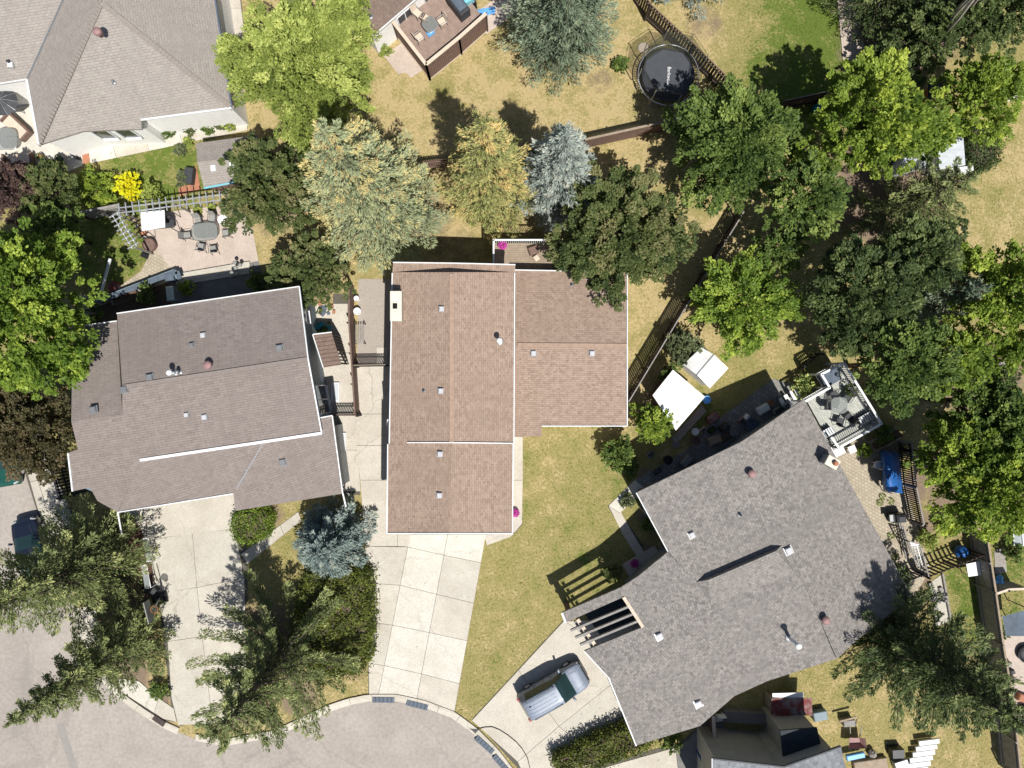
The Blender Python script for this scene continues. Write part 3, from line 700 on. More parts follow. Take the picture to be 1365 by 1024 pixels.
edge_strip(h2, s2_, [(187,613.5),(429,577.5)], wd=.17, ht=.12, dz=.04); edge_strip(h2, n2, [(156,418),(399,382)]); edge_strip(h2, n2b, [(97,436),(156,428)])
edge_strip(h2, lo, [(157,683),(311,658)]); edge_strip(h2, s2_, [(429,577),(411,479)], 'fascia', wd=.07); edge_strip(h2, n2, [(411,479),(405,430),(399,382)], 'fascia', wd=.07)
edge_strip(h2, se, [(427,557),(443,554)]); edge_strip(h2, se, [(443,554),(457,658)]); edge_strip(h2, s2_, [(91,604),(97,655)], 'fascia', wd=.08)
MB().beam(lo.at(350,592,.02), lo.at(315,652,.02), .05, .02).build('valley_flashing', M['light_metal'], h2)
MB().beam(s2_.at(164,516,.03), s2_.at(410,479,.03), .26, .05).build('ridge_cap', M['cap_greybrown'], h2)
wp = walls(h2, [(157,420),(399,384),(411,481),(429,577),(187,612),(157,681),(130,666),(97,653),(95,562),(97,440),(156,430)], 4.3, 'siding_blue', .3)
walls(h2, [(300,600),(427,570),(443,557),(456,657),(314,679)], 3.6, 'siding_grey', .3)
wp2 = inset([W(399,384,5.2), W(411,481,5.6), W(429,577,5.2), W(330,577,5.2), W(330,390,5.2)], .3)
MB().prism(wp2, 4.1, 5.0).build('gable_wall', M['siding_blue'], h2)
E0 = W(412,425,2.6); E1 = W(417,440,2.6)
eps = .02
wx = lambda y: 0
ea = [p for p in inset([W(x, y, 4.3) for x, y in [(157,420),(399,384),(411,481),(429,577),(187,612),(157,681),(130,666),(97,653),(95,562),(97,440),(156,430)]], .3)]
ea = sorted(ea, key=lambda p: -p.x)[:3]; ea = sorted(ea, key=lambda p: p.y)      # east wall, south to north
def along(t_): return ea[0].lerp(ea[1], t_*2) if t_ < .5 else ea[1].lerp(ea[2], t_*2-1)
window(h2, along(.10), along(.32), .5, 3.0, bars=1); window(h2, along(.80), along(.90), 2.2, 3.6, bars=0)
for x, y in ((373,464),(166,499+20),(125,546)): vent_box(h2, n2 if y < 500 else s2_, x, y, .36, 'grey_metal', .15)
vent_box(h2, n2, 271,447,.28,'vent_white',.15); vent_box(h2, n2, 256,460,.24,'grey_metal',.15); vent_box(h2, s2_, 273,556,.3,'vent_white',.15); vent_box(h2, s2_, 249,553,.25,'vent_white',.15); vent_box(h2, se, 377,616,.36,'grey_metal',.15)
vent_box(h2, n2, 200,503,.36,'grey_metal',.15)
vent_pipe(h2, n2, 233, 497, .6, .09, 'white'); vent_pipe(h2, n2, 240, 496, .3, .06, 'grey_metal'); turbine(h2, n2, 280, 487)
MB().tube([lo.at(157,683,-.05), W(160,700,3.5), W(163,715,2.0), W(170,712,.1)], .05, 8).build('downspout', M['white'], h2)
MB().tube([se.at(457,658,-.05), W(461,675,3.2), W(458,672,.1)], .05, 8).build('downspout', M['white'], h2)
# lean-to by the east wall
lt = thing('lean_to_shed', 'small brown ribbed lean-to shed against the blue house wall', 'shed', W(440, 468))
lp = Plane((418,446,2.5),(432,489,2.5),(446,465,2.1))
roof_slope(lt, lp, [(417,446),(442,443),(455,486),(431,490)], 'shingle_rust', .08)
for k in range(9):
    t_ = k/8; MB().beam(lp.at(*lerp((418,447),(432,489),t_), .02), lp.at(*lerp((442,444),(454,486),t_), .02), .05, .03).build('batten', M['wood_brown'], lt)
edge_strip(lt, lp, [(417,446),(431,490)], 'flashing'); edge_strip(lt, lp, [(417,446),(442,443)], 'flashing', wd=.07)
for x, y in ((441,445),(453,484)): p = W(x,y,2.05); MB().box((p.x-.06,p.y,1.0), (.1,.1,2.05)).build('post', M['wood_dark'], lt)
for k in range(10):
    t_ = k/9; p = lp.at(*lerp((443,446),(454,484),t_)); MB().beam((p.x,p.y,1.95), (p.x+.06,p.y,.1), .09, .02).build('board', M['wood_dark'], lt)

# ---- large grey house east
h3 = thing('house', 'angular house with mottled grey shingle roof and slatted corner pergola', 'house', W(985, 760))
sh = 'shingle_grey'
R0, R1 = (990,588), (1112,870)
P1 = Plane((*R0,5.0),(*R1,5.0),(1142,660,3.7)); P2 = Plane((*R0,5.0),(*R1,5.0),(848,657,4.05))
A, B = (928,776), (1042,727)
P3 = Plane((*A,P2.at(*A).z),(*B,P2.at(*B).z),(851,768,3.75)); G0, G1 = (811,903), (984,812)
RX = (1072,777)
P4 = Plane((*G0,P3.at(*G0).z),(*G1,P3.at(*G1).z),(848,994,3.05))
roof_slope(h3, P1, [(990,588),(1072,532),(1213,790),(1203,806),(1143,853),(1116,878),(1112,870)], sh)
roof_slope(h3, P2, [(990,588),(968,599),(848,657),(890,735),(928,776),(1042,727),(1049,725)], sh)
roof_slope(h3, P3, [(928,776),(890,736),(851,768),(828,783),(831,796),(857,836),(779,868),(811,903),(984,812),(1074,783),(1049,725),(1042,727)], sh)
roof_slope(h3, P4, [(811,903),(984,812),(1074,783),(1112,870),(1116,878),(1023,908),(979,928),(933,968),(848,994)], sh)
roof_slope(h3, P3, [(749,817),(828,783),(831,796),(754,830)], sh, name='pergola_roof_arm')
# low raised ridge monitor with its dark side to the north-west
av, bv = P2.at(*A), P2.at(*B); q0 = lerp(A,B,.12); q1 = lerp(A,B,.9)
t0, t1 = P2.at(*q0) + Vector((0,0,.5)), P2.at(*q1) + Vector((0,0,.5)); c0, c1 = P3.at(948,806), P3.at(1060,765)
mn = MB().add([av, bv, t1, t0, c1, c0], [(0,1,2,3),(3,2,4,5),(0,3,5),(1,4,2)]); mo = mn.build('roof_monitor', M[sh], h3)
e_ = (bv-av).normalized(); uvl = mo.data.uv_layers.new(name='UVMap')
for l in mo.data.loops:
    p = mo.data.vertices[l.vertex_index].co; uvl.data[l.index].uv = (p.dot(e_), p.dot(Vector((-e_.y, e_.x, 0))))
edge_strip(h3, P2, [(848,657),(890,735)], 'fascia', wd=.055); edge_strip(h3, P3, [(779,868),(811,903)], 'fascia', wd=.06); edge_strip(h3, P4, [(811,903),(848,994)], 'fascia', wd=.07)
edge_strip(h3, P3, [(749,817),(754,830)], 'fascia', wd=.12); edge_strip(h3, P3, [(831,796),(857,836)], 'trim_board', 'fabric_cream', .2, .1)
for t_ in (.27,.52,.77): edge_strip(h3, P3, [lerp((754,830),(779,868),t_), lerp((833,797),(857,836),t_)], 'pergola_slat', 'wood_grey', .13, .2, -.05)
for i, t_ in enumerate((.13,.4,.65,.9)):
    c_ = lerp((769,824),(795,862),t_); d_ = lerp((769,824),(795,862),t_-.09); e2_ = lerp((769,824),(795,862),t_+.09)
    MB().beam(P3.at(*d_,-.2), P3.at(*e2_,-.2), .2, .1).build('pergola_block', M['fabric_cream'], h3)
MB().beam(P3.at(766,828,-.35), P3.at(792,866,-.35), .14, .22).build('pergola_beam', M['wood_grey'], h3)
pp = W(756,826,3.0); MB().box((pp.x+.2, pp.y, 1.45), (.3,.3,2.9)).build('pergola_post', M['wood_brown'], h3)
walls(h3, [(848,659),(968,601),(1072,534),(1211,790),(1116,876),(1023,906),(979,926),(933,966),(850,990),(812,905),(857,838),(831,790),(853,768),(890,737)], 2.9, 'siding_grey', .4)
for x, y, p in ((1000,629,P2),(1098,823,P1)): turbine(h3, p, x, y+2)
vent_box(h3, P2, 922,713,.34,'vent_white',.45); vent_box(h3, P1, 1051,734,.4,'vent_white',.45); vent_box(h3, P3, 879,848,.4,'vent_white',.45); vent_box(h3, P4, 931,938,.4,'vent_white',.45)
vent_pipe(h3, P2, 986, 686, .25, .07, 'charcoal', False); vent_pipe(h3, P4, 1052, 850, 1.3, .1, 'white'); vent_pipe(h3, P1, 1161, 796, .25, .08, 'grey_metal', False)
cc = P1.at(1100,614)
ch = MB().box((cc.x, cc.y, cc.z+.1), (.72,.55,1.5), -.5).build('chimney', M['siding_grey'], h3); MB().bbox((cc.x, cc.y, cc.z+.97), (.8,.62,.12), -.5).build('chimney_cap', M['chimney_cap'], ch)
MB().lathe((cc.x+.12, cc.y-.05, cc.z+1.03), [(.15,0),(.15,.2),(.11,.24)], 12).build('flue', M['terracotta'], ch)

# ---- pale house north-west
h4 = thing('house', 'pale grey hip-roofed house with white walls beside the white patio', 'house', W(160, 80))
sh = 'shingle_pale'; K = (135,4); ze = 3.7
kz = 6.6
E_ = Plane((*K,kz),(309,144,ze),(287,0,ze)); So = Plane((*K,kz),(309,144,ze),(100,180,ze)); We = Plane((*K,kz),(52,193,ze),(36,106,ze))
vz = We.at(36,106).z; NWp = Plane((36,106,vz),(84,0,We.at(84,0).z),(-60,120,vz))
far = (150,-60)
roof_slope(h4, E_, [K,(309,144),(287,0),(276,-70),(150,-70)], sh); roof_slope(h4, So, [K,(52,193),(110,175),(189,172),(188,160),(309,144)], sh)
roof_slope(h4, We, [K,(52,193),(36,106),(84,0),(112,-70),(150,-70)], sh); roof_slope(h4, NWp, [(36,106),(-70,123),(-70,-70),(112,-70),(84,0)], sh)
edge_strip(h4, E_, [(309,144),(287,0)], 'gutter', 'slate_blue', .1); edge_strip(h4, We, [(52,193),(36,106)], 'gutter', 'white', .12); edge_strip(h4, NWp, [(36,106),(-70,123)]); edge_strip(h4, So, [(188,160),(309,144)], 'gutter', 'white', .1)
MB().beam(We.at(36,106,.03), We.at(84,0,.03), .1, .03).build('valley_flashing', M['grey_metal'], h4)
for p, a_, b2 in ((E_,K,(309,144)),(We,K,(52,193))):
    nseg = 40; cp = MB()
    for k in range(nseg):
        c_ = lerp(a_,b2,(k+.5)/nseg); d_ = lerp(a_,b2,(k+.5)/nseg+.02); u_ = p.at(*c_,.012); v_ = p.at(*d_,.012); cp.beam(u_, u_+(v_-u_).normalized()*.2, .3, .03)
    cp.build('hip_cap', M['cap_pale'], h4)
wq = walls(h4, [(52,191),(110,173),(189,170),(188,158),(308,143),(276,-70),(-70,-70),(-70,121),(36,106)], 3.6, 'stucco_white', .22)
def southwall(px): # a point on the south wall line below the eave
    u_, v_ = W(189,171,3.6), W(110,174,3.6); t_ = (px-189)/(110-189); p = u_.lerp(v_, t_); return p + Vector((0,.2,0))
for a_, b2 in ((112,134),(144,166)): window(h4, southwall(a_), southwall(b2), 1.6, 3.2, 'white', 'window_glass', 0, .05)
window(h4, W(205,172,0)*1.0 + Vector((0,0,0)), W(240,166,0), .2, .6, 'grey_metal', 'window_glass', 1)
turbine(h4, E_, 134, 46); vent_pipe(h4, So, 152, 110, .25, .06, 'grey_metal', False); vent_pipe(h4, NWp, 14, 84, .3, .08, 'charcoal', False); vent_box(h4, NWp, 15,87,.3,'white')
# ---- rust house north
h5 = thing('house', 'rust-brown roofed house with white wall at the top of the dry lawn', 'house', W(490, 0))
p5 = Plane((440,-10,3.1),(492,52,3.1),(560,-60,4.6)); roof_slope(h5, p5, [(446,0),(493,52),(556,-2),(640,-80),(380,-80)], 'shingle_rust')
edge_strip(h5, p5, [(493,52),(556,-2)]); edge_strip(h5, p5, [(446,0),(493,52)], 'gutter', 'grey_metal', .08); vent_pipe(h5, p5, 494, 22, .3, .08, 'charcoal', False)
wq = walls(h5, [(447,0),(493,50),(554,-2),(640,-80),(380,-80)], 3.0, 'stucco_white', .25)
ws_ = sorted(wq_ for wq_ in [(p.y, p.x) for p in inset([W(447,0,3), W(493,50,3), W(554,-2,3), W(640,-80,3), W(380,-80,3)], .25)])[:1][0]
c0 = Vector((ws_[1], ws_[0])); dd = (W(554,-2) - W(493,50)).normalized(); dd = Vector((dd.x, dd.y))
window(h5, c0 + dd*2.0, c0 + dd*3.2, .9, 2.2); window(h5, c0 + dd*4.2, c0 + dd*6, .1, 2.3)
# ---- blue-grey roofed house south
h6 = thing('house', 'house with pale blue-grey shingle roof and beige north wall', 'house', W(1040, 1040))
p6 = Plane((949,1011,4.9),(1045,1022,4.9),(1000,1120,6.2)); p6b = Plane((1045,1022,4.9),(1122,995,4.9),(1100,1120,6.2))
roof_slope(h6, p6, [(949,1011),(1045,1022),(1045,1120),(949,1120)], 'shingle_bluegrey'); roof_slope(h6, p6b, [(1045,1022),(1121,995),(1124,1010),(1150,1120),(1045,1120)], 'shingle_bluegrey')
edge_strip(h6, p6, [(949,1011),(1045,1022)], 'gutter', 'charcoal', .08); edge_strip(h6, p6b, [(1045,1022),(1121,995)], 'gutter', 'charcoal', .08); edge_strip(h6, p6, [(949,1011),(949,1120)], 'fascia')
walls(h6, [(951,1012),(1045,1023),(1120,997),(1120,1120),(951,1120)], 4.8, 'stucco_beige', .25)
by = [W(1040,974,3.4), W(1089,970,3.4), W(1097,1004,3.4), W(1044,1010,3.4)]; bo = MB().prism(inset(by, .08), 0, 3.3).build('bay', M['stucco_beige'], h6); MB().prism(by, 3.3, 3.42).build('bay_roof', M['dark_roofing'], bo)
MB().box(W(1000,955,.3) , (3.6,.7,.6), -.06).build('planter_wall', M['concrete_dark'], h6)
# ------------------------------------------------------------------ foliage
def leaf_mesh(name, pos, axis, nrm, ln, wd, tint):
    """pos, axis, nrm: (N,3) arrays; diamond leaves of length ln and width wd"""
    n = len(pos); axis = axis / np.linalg.norm(axis, axis=1, keepdims=True)
    sd = np.cross(axis, nrm); sd /= np.maximum(np.linalg.norm(sd, axis=1, keepdims=True), 1e-6)
    ln = np.broadcast_to(np.asarray(ln, float).reshape(-1, 1), (n, 1)); wd = np.broadcast_to(np.asarray(wd, float).reshape(-1, 1), (n, 1))
    v = np.empty((n, 4, 3)); v[:, 0] = pos - axis * ln * .5; v[:, 1] = pos + sd * wd * .5; v[:, 2] = pos + axis * ln * .5; v[:, 3] = pos - sd * wd * .5
    me = bpy.data.meshes.new(name); me.vertices.add(4 * n); me.vertices.foreach_set('co', v.astype(np.float32).ravel())
    me.loops.add(4 * n); me.loops.foreach_set('vertex_index', np.arange(4 * n, dtype=np.int32))
    me.polygons.add(n); me.polygons.foreach_set('loop_start', np.arange(0, 4 * n, 4, dtype=np.int32)); me.update()
    a = me.attributes.new('tint', 'FLOAT', 'FACE'); a.data.foreach_set('value', np.clip(tint, 0, 1).astype(np.float32))
    return me

def rdir(g, n):
    d = g.normal(size=(n, 3)); return d / np.linalg.norm(d, axis=1, keepdims=True)

def broadleaf(px, py, r, h, mat, label, seed, name='broadleaf_tree', cat='tree', clumps=None, per=130, leaf=.2, elong=1.0, sq=.75, tall=.8, group=None, bark='bark', low=.0, open_=1.0, rx=1.0, cover=1.0):
    g = np.random.default_rng(seed); rz = min(h * .48, r * tall); zc = h - rz
    base = W(px, py, zc); base.z = 0
    root = thing(name, label, cat, base, group)
    ph = g.uniform(0, 6.28, 4); rr0 = .80 * r
    want = clumps or int((30 + 9 * r) * open_); cand = want * 14
    d = rdir(g, cand); d[:, 2] = np.where(d[:, 2] < -.3 - low, -d[:, 2], d[:, 2])
    az = np.arctan2(d[:, 1], d[:, 0]); lob = 1 + .13 * np.sin(3 * az + ph[0]) + .10 * np.sin(5 * az + ph[1]) + .06 * np.sin(9 * az + ph[2])
    rad = g.uniform(.12, 1, cand) ** .45
    cc = d * rad[:, None] * np.array([rr0, rr0, rz * .82]) * np.stack([lob * rx, lob, np.ones(cand)], 1)
    cc[:, 2] += zc + g.uniform(-.16, .16, cand) * rz
    keep = []; dm = r * (.235 if r > 2 else .28) / max(.8, open_) ** .3
    for q_ in range(cand):
        if all(((cc[q_] - cc[k_]) ** 2).sum() > dm * dm for k_ in keep):
            keep.append(q_)
            if len(keep) >= want: break
    c = cc[keep]; d = d[keep]; nc = len(keep)
    rc = r * g.uniform(.15, .26, nc) * (1 if r > 2 else 1.2)
    ctint = g.uniform(.25, .82, nc)
    rs = min(.32, .42 * float(rc.mean()))                               # twig-sized sub-clumps leave gaps between them
    sub = np.maximum(4, (.62 * cover * 2 * rc ** 2 * elong ** .5 / rs ** 2)).astype(int); k = np.repeat(np.arange(nc), sub); ns = len(k)
    u = rdir(g, ns); u[:, 2] = np.where(u[:, 2] < -.25, -u[:, 2], u[:, 2]); rr = np.where(g.random(ns) < .75, g.uniform(.82, 1.08, ns), g.uniform(.3, .85, ns))
    off = u * rr[:, None] * rc[k][:, None]; off[:, 2] *= sq
    radial = d[k].copy(); radial[:, 2] *= .3; radial /= np.maximum(np.linalg.norm(radial, axis=1, keepdims=True), 1e-6)
    if elong > 1:
        al = (off * radial).sum(1, keepdims=True); off = (off + radial * al * (elong - 1)) * elong ** -.25
    sc_ = c[k] + off; st = ctint[k] + g.normal(size=ns) * .15
    per_ = max(8, int(1.0 * 6.28 * rs * rs / (leaf * leaf * .31))); k2 = np.repeat(np.arange(ns), per_); N = len(k2)
    v_ = rdir(g, N); v_[:, 2] = np.where(v_[:, 2] < -.4, -v_[:, 2], v_[:, 2]); fr_ = g.uniform(.35, 1.1, N) ** .6
    sr = rs * g.uniform(.65, 1.3, ns); o2 = v_ * (fr_ * sr[k2])[:, None]; o2[:, 2] *= .65
    if elong > 1:
        al = (o2 * radial[k2]).sum(1, keepdims=True); o2 = o2 + radial[k2] * al * (elong - 1) * .6
    pos = sc_[k2] + o2; pos[:, 2] = np.maximum(pos[:, 2], .05)
    radial = radial[k2]; u = v_ * .6 + u[k2] * .5
    up = np.array([0, 0, 1.0]); nrm = u * .7 + up * .8 + g.normal(size=(N, 3)) * .42
    ax = radial * .9 + u * .6 + g.normal(size=(N, 3)) * .55
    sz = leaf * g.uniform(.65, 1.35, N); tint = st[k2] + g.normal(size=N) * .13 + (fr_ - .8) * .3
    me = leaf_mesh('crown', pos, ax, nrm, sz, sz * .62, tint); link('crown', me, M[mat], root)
    tr = MB(); tr.tube([(0, 0, -.05), (g.uniform(-.1, .1), g.uniform(-.1, .1), zc * .5), (0, 0, zc + rz * .3)], [max(.05, r * .055), max(.04, r * .04), .03], 8)
    for j in g.choice(nc, min(nc, 14), replace=False):
        e = c[j]; z0 = max(.2, zc * g.uniform(.45, .9)); mid_ = (e[0] * .5, e[1] * .5, (z0 + e[2]) * .52)
        tr.tube([(0, 0, z0), mid_, tuple(e)], [max(.03, r * .028), max(.02, r * .016), .012], 5)
    o = Vector(base); tr.v = [(v[0] + o.x, v[1] + o.y, v[2]) for v in tr.v]
    tr.build('trunk', M[bark], root, True)
    return root

def conifer(bx, by, h, r, mat, label, seed, cones=0, tiers=None, nb=9, dens=1.0, droop=.18, taper=.85, name='spruce_tree', group=None, tuft=.2, cz=.45, sweep=0.0, low=.06, sw=.24, swm=.55, gold=0.0):
    g = np.random.default_rng(seed); base = W(bx, by)
    root = thing(name, label, 'tree', base, group)
    tiers = tiers or int(h * 1.35); P_, A_, N_, L_, T_ = [], [], [], [], []; br = MB(); CP = []
    az0 = 0
    for i in range(tiers):
        f = (i + g.uniform(-.2, .2)) / tiers; f = min(max(f, 0), .985); z = h * (low + (1 - low) * f)
        Lr = r * (1 - f) ** taper * (1.0 if f > .06 else .8) + .12; n_b = max(4, int(nb * (1 - .45 * f)))
        az0 += 2.4
        for b_i in range(n_b):
            az = az0 + 2 * math.pi * (b_i + g.uniform(-.3, .3)) / n_b; Lb = Lr * g.uniform(.66, 1.16)
            dx, dy = math.cos(az), math.sin(az); m_ = max(8, int(Lb * 46 * dens))
            t_ = g.uniform(.02, 1, m_) ** .85
            def spine(tt): return np.stack([dx * Lb * tt, dy * Lb * tt, z + Lb * (-droop * 1.6 * tt + (droop * 1.5 + sweep) * tt ** 2.2)], -1)
            sp = spine(t_); wdt = np.minimum((sw * (1 - t_) ** .6 + .04) * Lb, swm) * (.25 + .75 * np.minimum(1, t_ * 3)) + .05
            lat = g.uniform(-1, 1, m_) * wdt; side = np.array([-dy, dx, 0]); out = np.array([dx, dy, 0])
            pos = sp + side * lat[:, None]; pos[:, 2] += g.uniform(-.08, .10, m_) - np.abs(lat) * .22
            axs = out * 1.0 + side * (np.sign(lat) * .75)[:, None] * (np.abs(lat) / wdt)[:, None] + np.array([0, 0, .25]) + g.normal(size=(m_, 3)) * .22
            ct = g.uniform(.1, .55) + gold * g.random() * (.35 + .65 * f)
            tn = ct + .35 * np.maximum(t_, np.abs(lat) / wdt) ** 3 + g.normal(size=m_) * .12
            P_.append(pos); A_.append(axs); T_.append(tn); L_.append(tuft * g.uniform(.7, 1.35, m_))
            if Lb > .5: br.tube([tuple(spine(np.array(q_))) for q_ in (.0, .5, .95)], [.03 + Lb * .008, .02, .008], 4, False)
            if cones and f > cz and g.random() < cones:
                kk = int(3 + Lb * 6); tc = g.uniform(.45, 1, kk); cp = spine(tc) + side * (g.uniform(-1, 1, kk) * .25)[:, None]; cp[:, 2] += .06; CP.append(cp)
    # leader
    m_ = 60; zz = g.uniform(.93, 1.01, m_) * h; P_.append(np.stack([g.normal(size=m_) * .06, g.normal(size=m_) * .06, zz], -1)); A_.append(np.tile([0, 0, 1.], (m_, 1)) + g.normal(size=(m_, 3)) * .5); T_.append(np.full(m_, .6)); L_.append(np.full(m_, tuft))
    pos = np.concatenate(P_); ax = np.concatenate(A_); tn = np.concatenate(T_); ln = np.concatenate(L_)
    pos[:, 2] = np.maximum(pos[:, 2], .06)
    n1_ = g.normal(size=pos.shape) * .5 + np.array([0, 0, 1.0]); n2_ = np.cross(ax, n1_)
    tot = lambda a_: np.concatenate([a_, a_ + g.normal(size=a_.shape) * (.05 if a_.ndim > 1 and a_ is pos else 0)])
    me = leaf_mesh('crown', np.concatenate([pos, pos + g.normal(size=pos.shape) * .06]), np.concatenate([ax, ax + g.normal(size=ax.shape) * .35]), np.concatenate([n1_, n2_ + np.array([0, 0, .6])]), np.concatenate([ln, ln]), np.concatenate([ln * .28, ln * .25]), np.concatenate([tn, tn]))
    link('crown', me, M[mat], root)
    br.tube([(0, 0, -.05), (0, 0, h * .5), (0, 0, h * .97)], [h * .017 + .05, h * .011 + .02, .02], 8)
    br.v = [(v[0] + base.x, v[1] + base.y, v[2]) for v in br.v]; br.build('trunk', M['bark'], root, True)
    if CP:
        cp = np.concatenate(CP); n = len(cp); q_ = np.repeat(cp, 3, 0)
        me = leaf_mesh('cones', q_ + g.normal(size=q_.shape) * .05, np.tile([0, 0, -1.], (3*n, 1)) + g.normal(size=q_.shape) * .7, g.normal(size=q_.shape), .12, .07, g.uniform(0, 1, 3*n))
        link('cones', me, M['cone_tan'], root)
    return root

def inpoly(x, y, poly):
    c = np.zeros(x.shape, bool); n = len(poly)
    for i in range(n):
        x0, y0 = poly[i][:2]; x1, y1 = poly[i-1][:2]
        c ^= ((y0 > y) != (y1 > y)) & (x < (x1 - x0) * (y - y0) / (y1 - y0 + 1e-12) + x0)
    return c

def hedge(px, h, mat, label, seed, name='hedge', cat='hedge', leaf=.12, dens=260, group=None, rough_=.12):
    """clipped hedge: px outlines its top as seen, h its height"""
    g = np.random.default_rng(seed); P = ccw([W(x, y, h) for x, y in px]); c = sum(P, Vector()) / len(P)
    root = thing(name, label, cat, (c.x, c.y, 0), group)
    xs_ = [p.x for p in P]; ys_ = [p.y for p in P]; area = (max(xs_) - min(xs_)) * (max(ys_) - min(ys_)); n = int(area * dens)
    x = g.uniform(min(xs_), max(xs_), n); y = g.uniform(min(ys_), max(ys_), n); k = inpoly(x, y, P); x, y = x[k], y[k]
    bumpz = .5 * np.sin(x * 2.3 + seed) * np.sin(y * 2.9) + .5 * np.sin(x * 5.1) * np.sin(y * 4.3 + seed)
    z = h - g.uniform(0, 1, len(x)) ** 2 * .35 + bumpz * rough_ * 1.4
    top_ = np.stack([x, y, z], -1); sides = []; sn = []
    for i in range(len(P)):
        a_, b2 = P[i], P[(i+1) % len(P)]; L_ = (b2 - a_).length; m_ = int(L_ * h * dens * .8); t_ = g.uniform(0, 1, m_); nn = Vector((b2.y - a_.y, a_.x - b2.x, 0)).normalized()
        o_ = g.normal(size=m_) * rough_; sides.append(np.stack([a_.x + (b2.x - a_.x) * t_ + nn.x * o_, a_.y + (b2.y - a_.y) * t_ + nn.y * o_, g.uniform(.03, 1, m_) * h], -1)); sn.append(np.tile([nn.x, nn.y, .4], (m_, 1)))
    pos = np.concatenate([top_] + sides) - np.array([c.x, c.y, 0]); nrm = np.concatenate([np.tile([0, 0, 1.], (len(x), 1))] + sn) + g.normal(size=pos.shape) * .5
    patch_ = .5 + .3 * np.sin(pos[:, 0] * 3.1 + seed) * np.sin(pos[:, 1] * 3.7)
    sz = leaf * g.uniform(.7, 1.4, len(pos)); link('foliage', leaf_mesh('foliage', pos, g.normal(size=pos.shape), nrm, sz, sz * .65, patch_ * .7 + g.normal(size=len(pos)) * .2), M[mat], root)
    core = inset(P, .22); MB().prism(core, 0, h - .3).build('twigs', M['bark'], root)
    return root

def shrub(px, py, r, h, mat, label, seed, **k):
    k.setdefault('leaf', .12); k.setdefault('per', 90); k.setdefault('tall', .9)
    return broadleaf(px, py, r, h, mat, label, seed, name=k.pop('name', 'shrub'), cat=k.pop('cat', 'shrub'), clumps=k.pop('clumps', int(14 + 16 * r)), low=.3, **k)

# conifers: base pixel on the ground, height, spread
conifer(517, 288, 16.5, 4.5, 'needle_pale', 'big pale spruce with tan cones between the blue house and brown roof', 1, cones=.3, nb=12, cz=.3, dens=1.35, taper=.68, gold=.4, sw=.2, swm=.5)
conifer(655, 264, 14, 3.3, 'needle_gold', 'golden-green spruce laden with cones behind the brown-roofed house', 2, cones=.3, nb=11, cz=.2, dens=1.35, taper=.6, gold=.5, sw=.22)
conifer(736, 262, 12.5, 2.9, 'needle_silver', 'silvery white-blue spruce next to the golden-green spruce', 3, nb=11, dens=1.2, taper=.65, tiers=21)
conifer(742, 62, 14.5, 3.9, 'needle_bluegreen', 'large blue-green spruce on the dry lawn left of the trampoline', 4, nb=12, dens=1.1, taper=.65, tiers=25, sw=.2)
conifer(920, -25, 9, 3.1, 'needle_blue', 'powdery blue spruce over the top of the dark fence', 5, nb=10)
conifer(452, 712, 6, 2.6, 'needle_blue', 'compact blue spruce at the corner of the grey-brown house', 6, nb=13, dens=1.6, tuft=.22, droop=.1, tiers=14, taper=.6)
conifer(392, 856, 13, 5.6, 'needle_green', 'tall spruce with long sweeping arms in front of the dark hedge', 7, nb=7, dens=1.75, droop=.28, tiers=14, sweep=.1, sw=.1, swm=.27, taper=.7)
conifer(188, 846, 12.5, 3.2, 'needle_green', 'slim dark spruce pointing over the street beside the basketball hoop', 8, nb=8, dens=1.3, sw=.2, swm=.4, tiers=20, droop=.1, taper=.8)
conifer(150, 738, 13, 4.4, 'needle_green', 'broad olive-green spruce overhanging the parked navy car', 9, nb=9, dens=1.2, sw=.18, swm=.42, tiers=20, droop=.2, taper=.65)
conifer(1170, 838, 13.5, 4.9, 'needle_dark', 'dark bushy pine shading the corner of the mottled grey roof', 10, nb=9, tiers=19, dens=1.5, droop=.05, sweep=.15, name='pine_tree', tuft=.22, taper=.7, sw=.13, swm=.36)
conifer(1186, 284, 9, 4.2, 'needle_green', 'ragged spruce with straw-coloured tips by the white metal sheds', 12, nb=7, dens=1.4, sw=.16, swm=.36, tiers=11)
conifer(1205, 405, 8.5, 3.2, 'needle_bluegreen', 'grey-green spruce crowded among dark broadleaf trees', 13, nb=10)
conifer(1150, 20, 11, 3.0, 'needle_dark', 'dark spruce in deep shade beside the narrow path', 14, nb=8)
conifer(1180, -15, 12, 3.2, 'needle_green', 'olive spruce behind the shaded narrow path', 15, nb=8)
# broadleaf trees: crown centre as seen, radius, height
broadleaf(408, 92, 4.5, 9, 'leaf_lime', 'feathery lime-green tree beside the pale hip-roofed house', 21, per=150, leaf=.15, elong=1.5)
broadleaf(362, 252, 3.4, 6, 'leaf_olive', 'dark reddish-green tree overhanging the pink patio', 22, leaf=.16, per=140)
broadleaf(420, 362, 2.6, 5, 'leaf_olive', 'smaller olive tree over the side walk of the blue house', 23, leaf=.16)
broadleaf(822, 312, 4.4, 7.5, 'leaf_olive', 'spreading olive and rust tree over the brown roof corner', 24, leaf=.17, per=150)
broadleaf(978, 194, 3.8, 7.5, 'leaf_green', 'green ash tree with pointed sprays below the trampoline', 25, elong=1.9, leaf=.19, per=140)
broadleaf(1152, 165, 4.0, 9, 'leaf_yellowgreen', 'round yellow-green tree at the end of the narrow path', 26, leaf=.2)
broadleaf(1072, 266, 2.6, 8, 'leaf_green', 'mid-green tree between the ash and yellow-green trees', 27, leaf=.19)
broadleaf(1303, 133, 2.8, 7, 'leaf_yellowgreen', 'yellow-green tree on the lawn above the clipped dark bush', 28, leaf=.19)
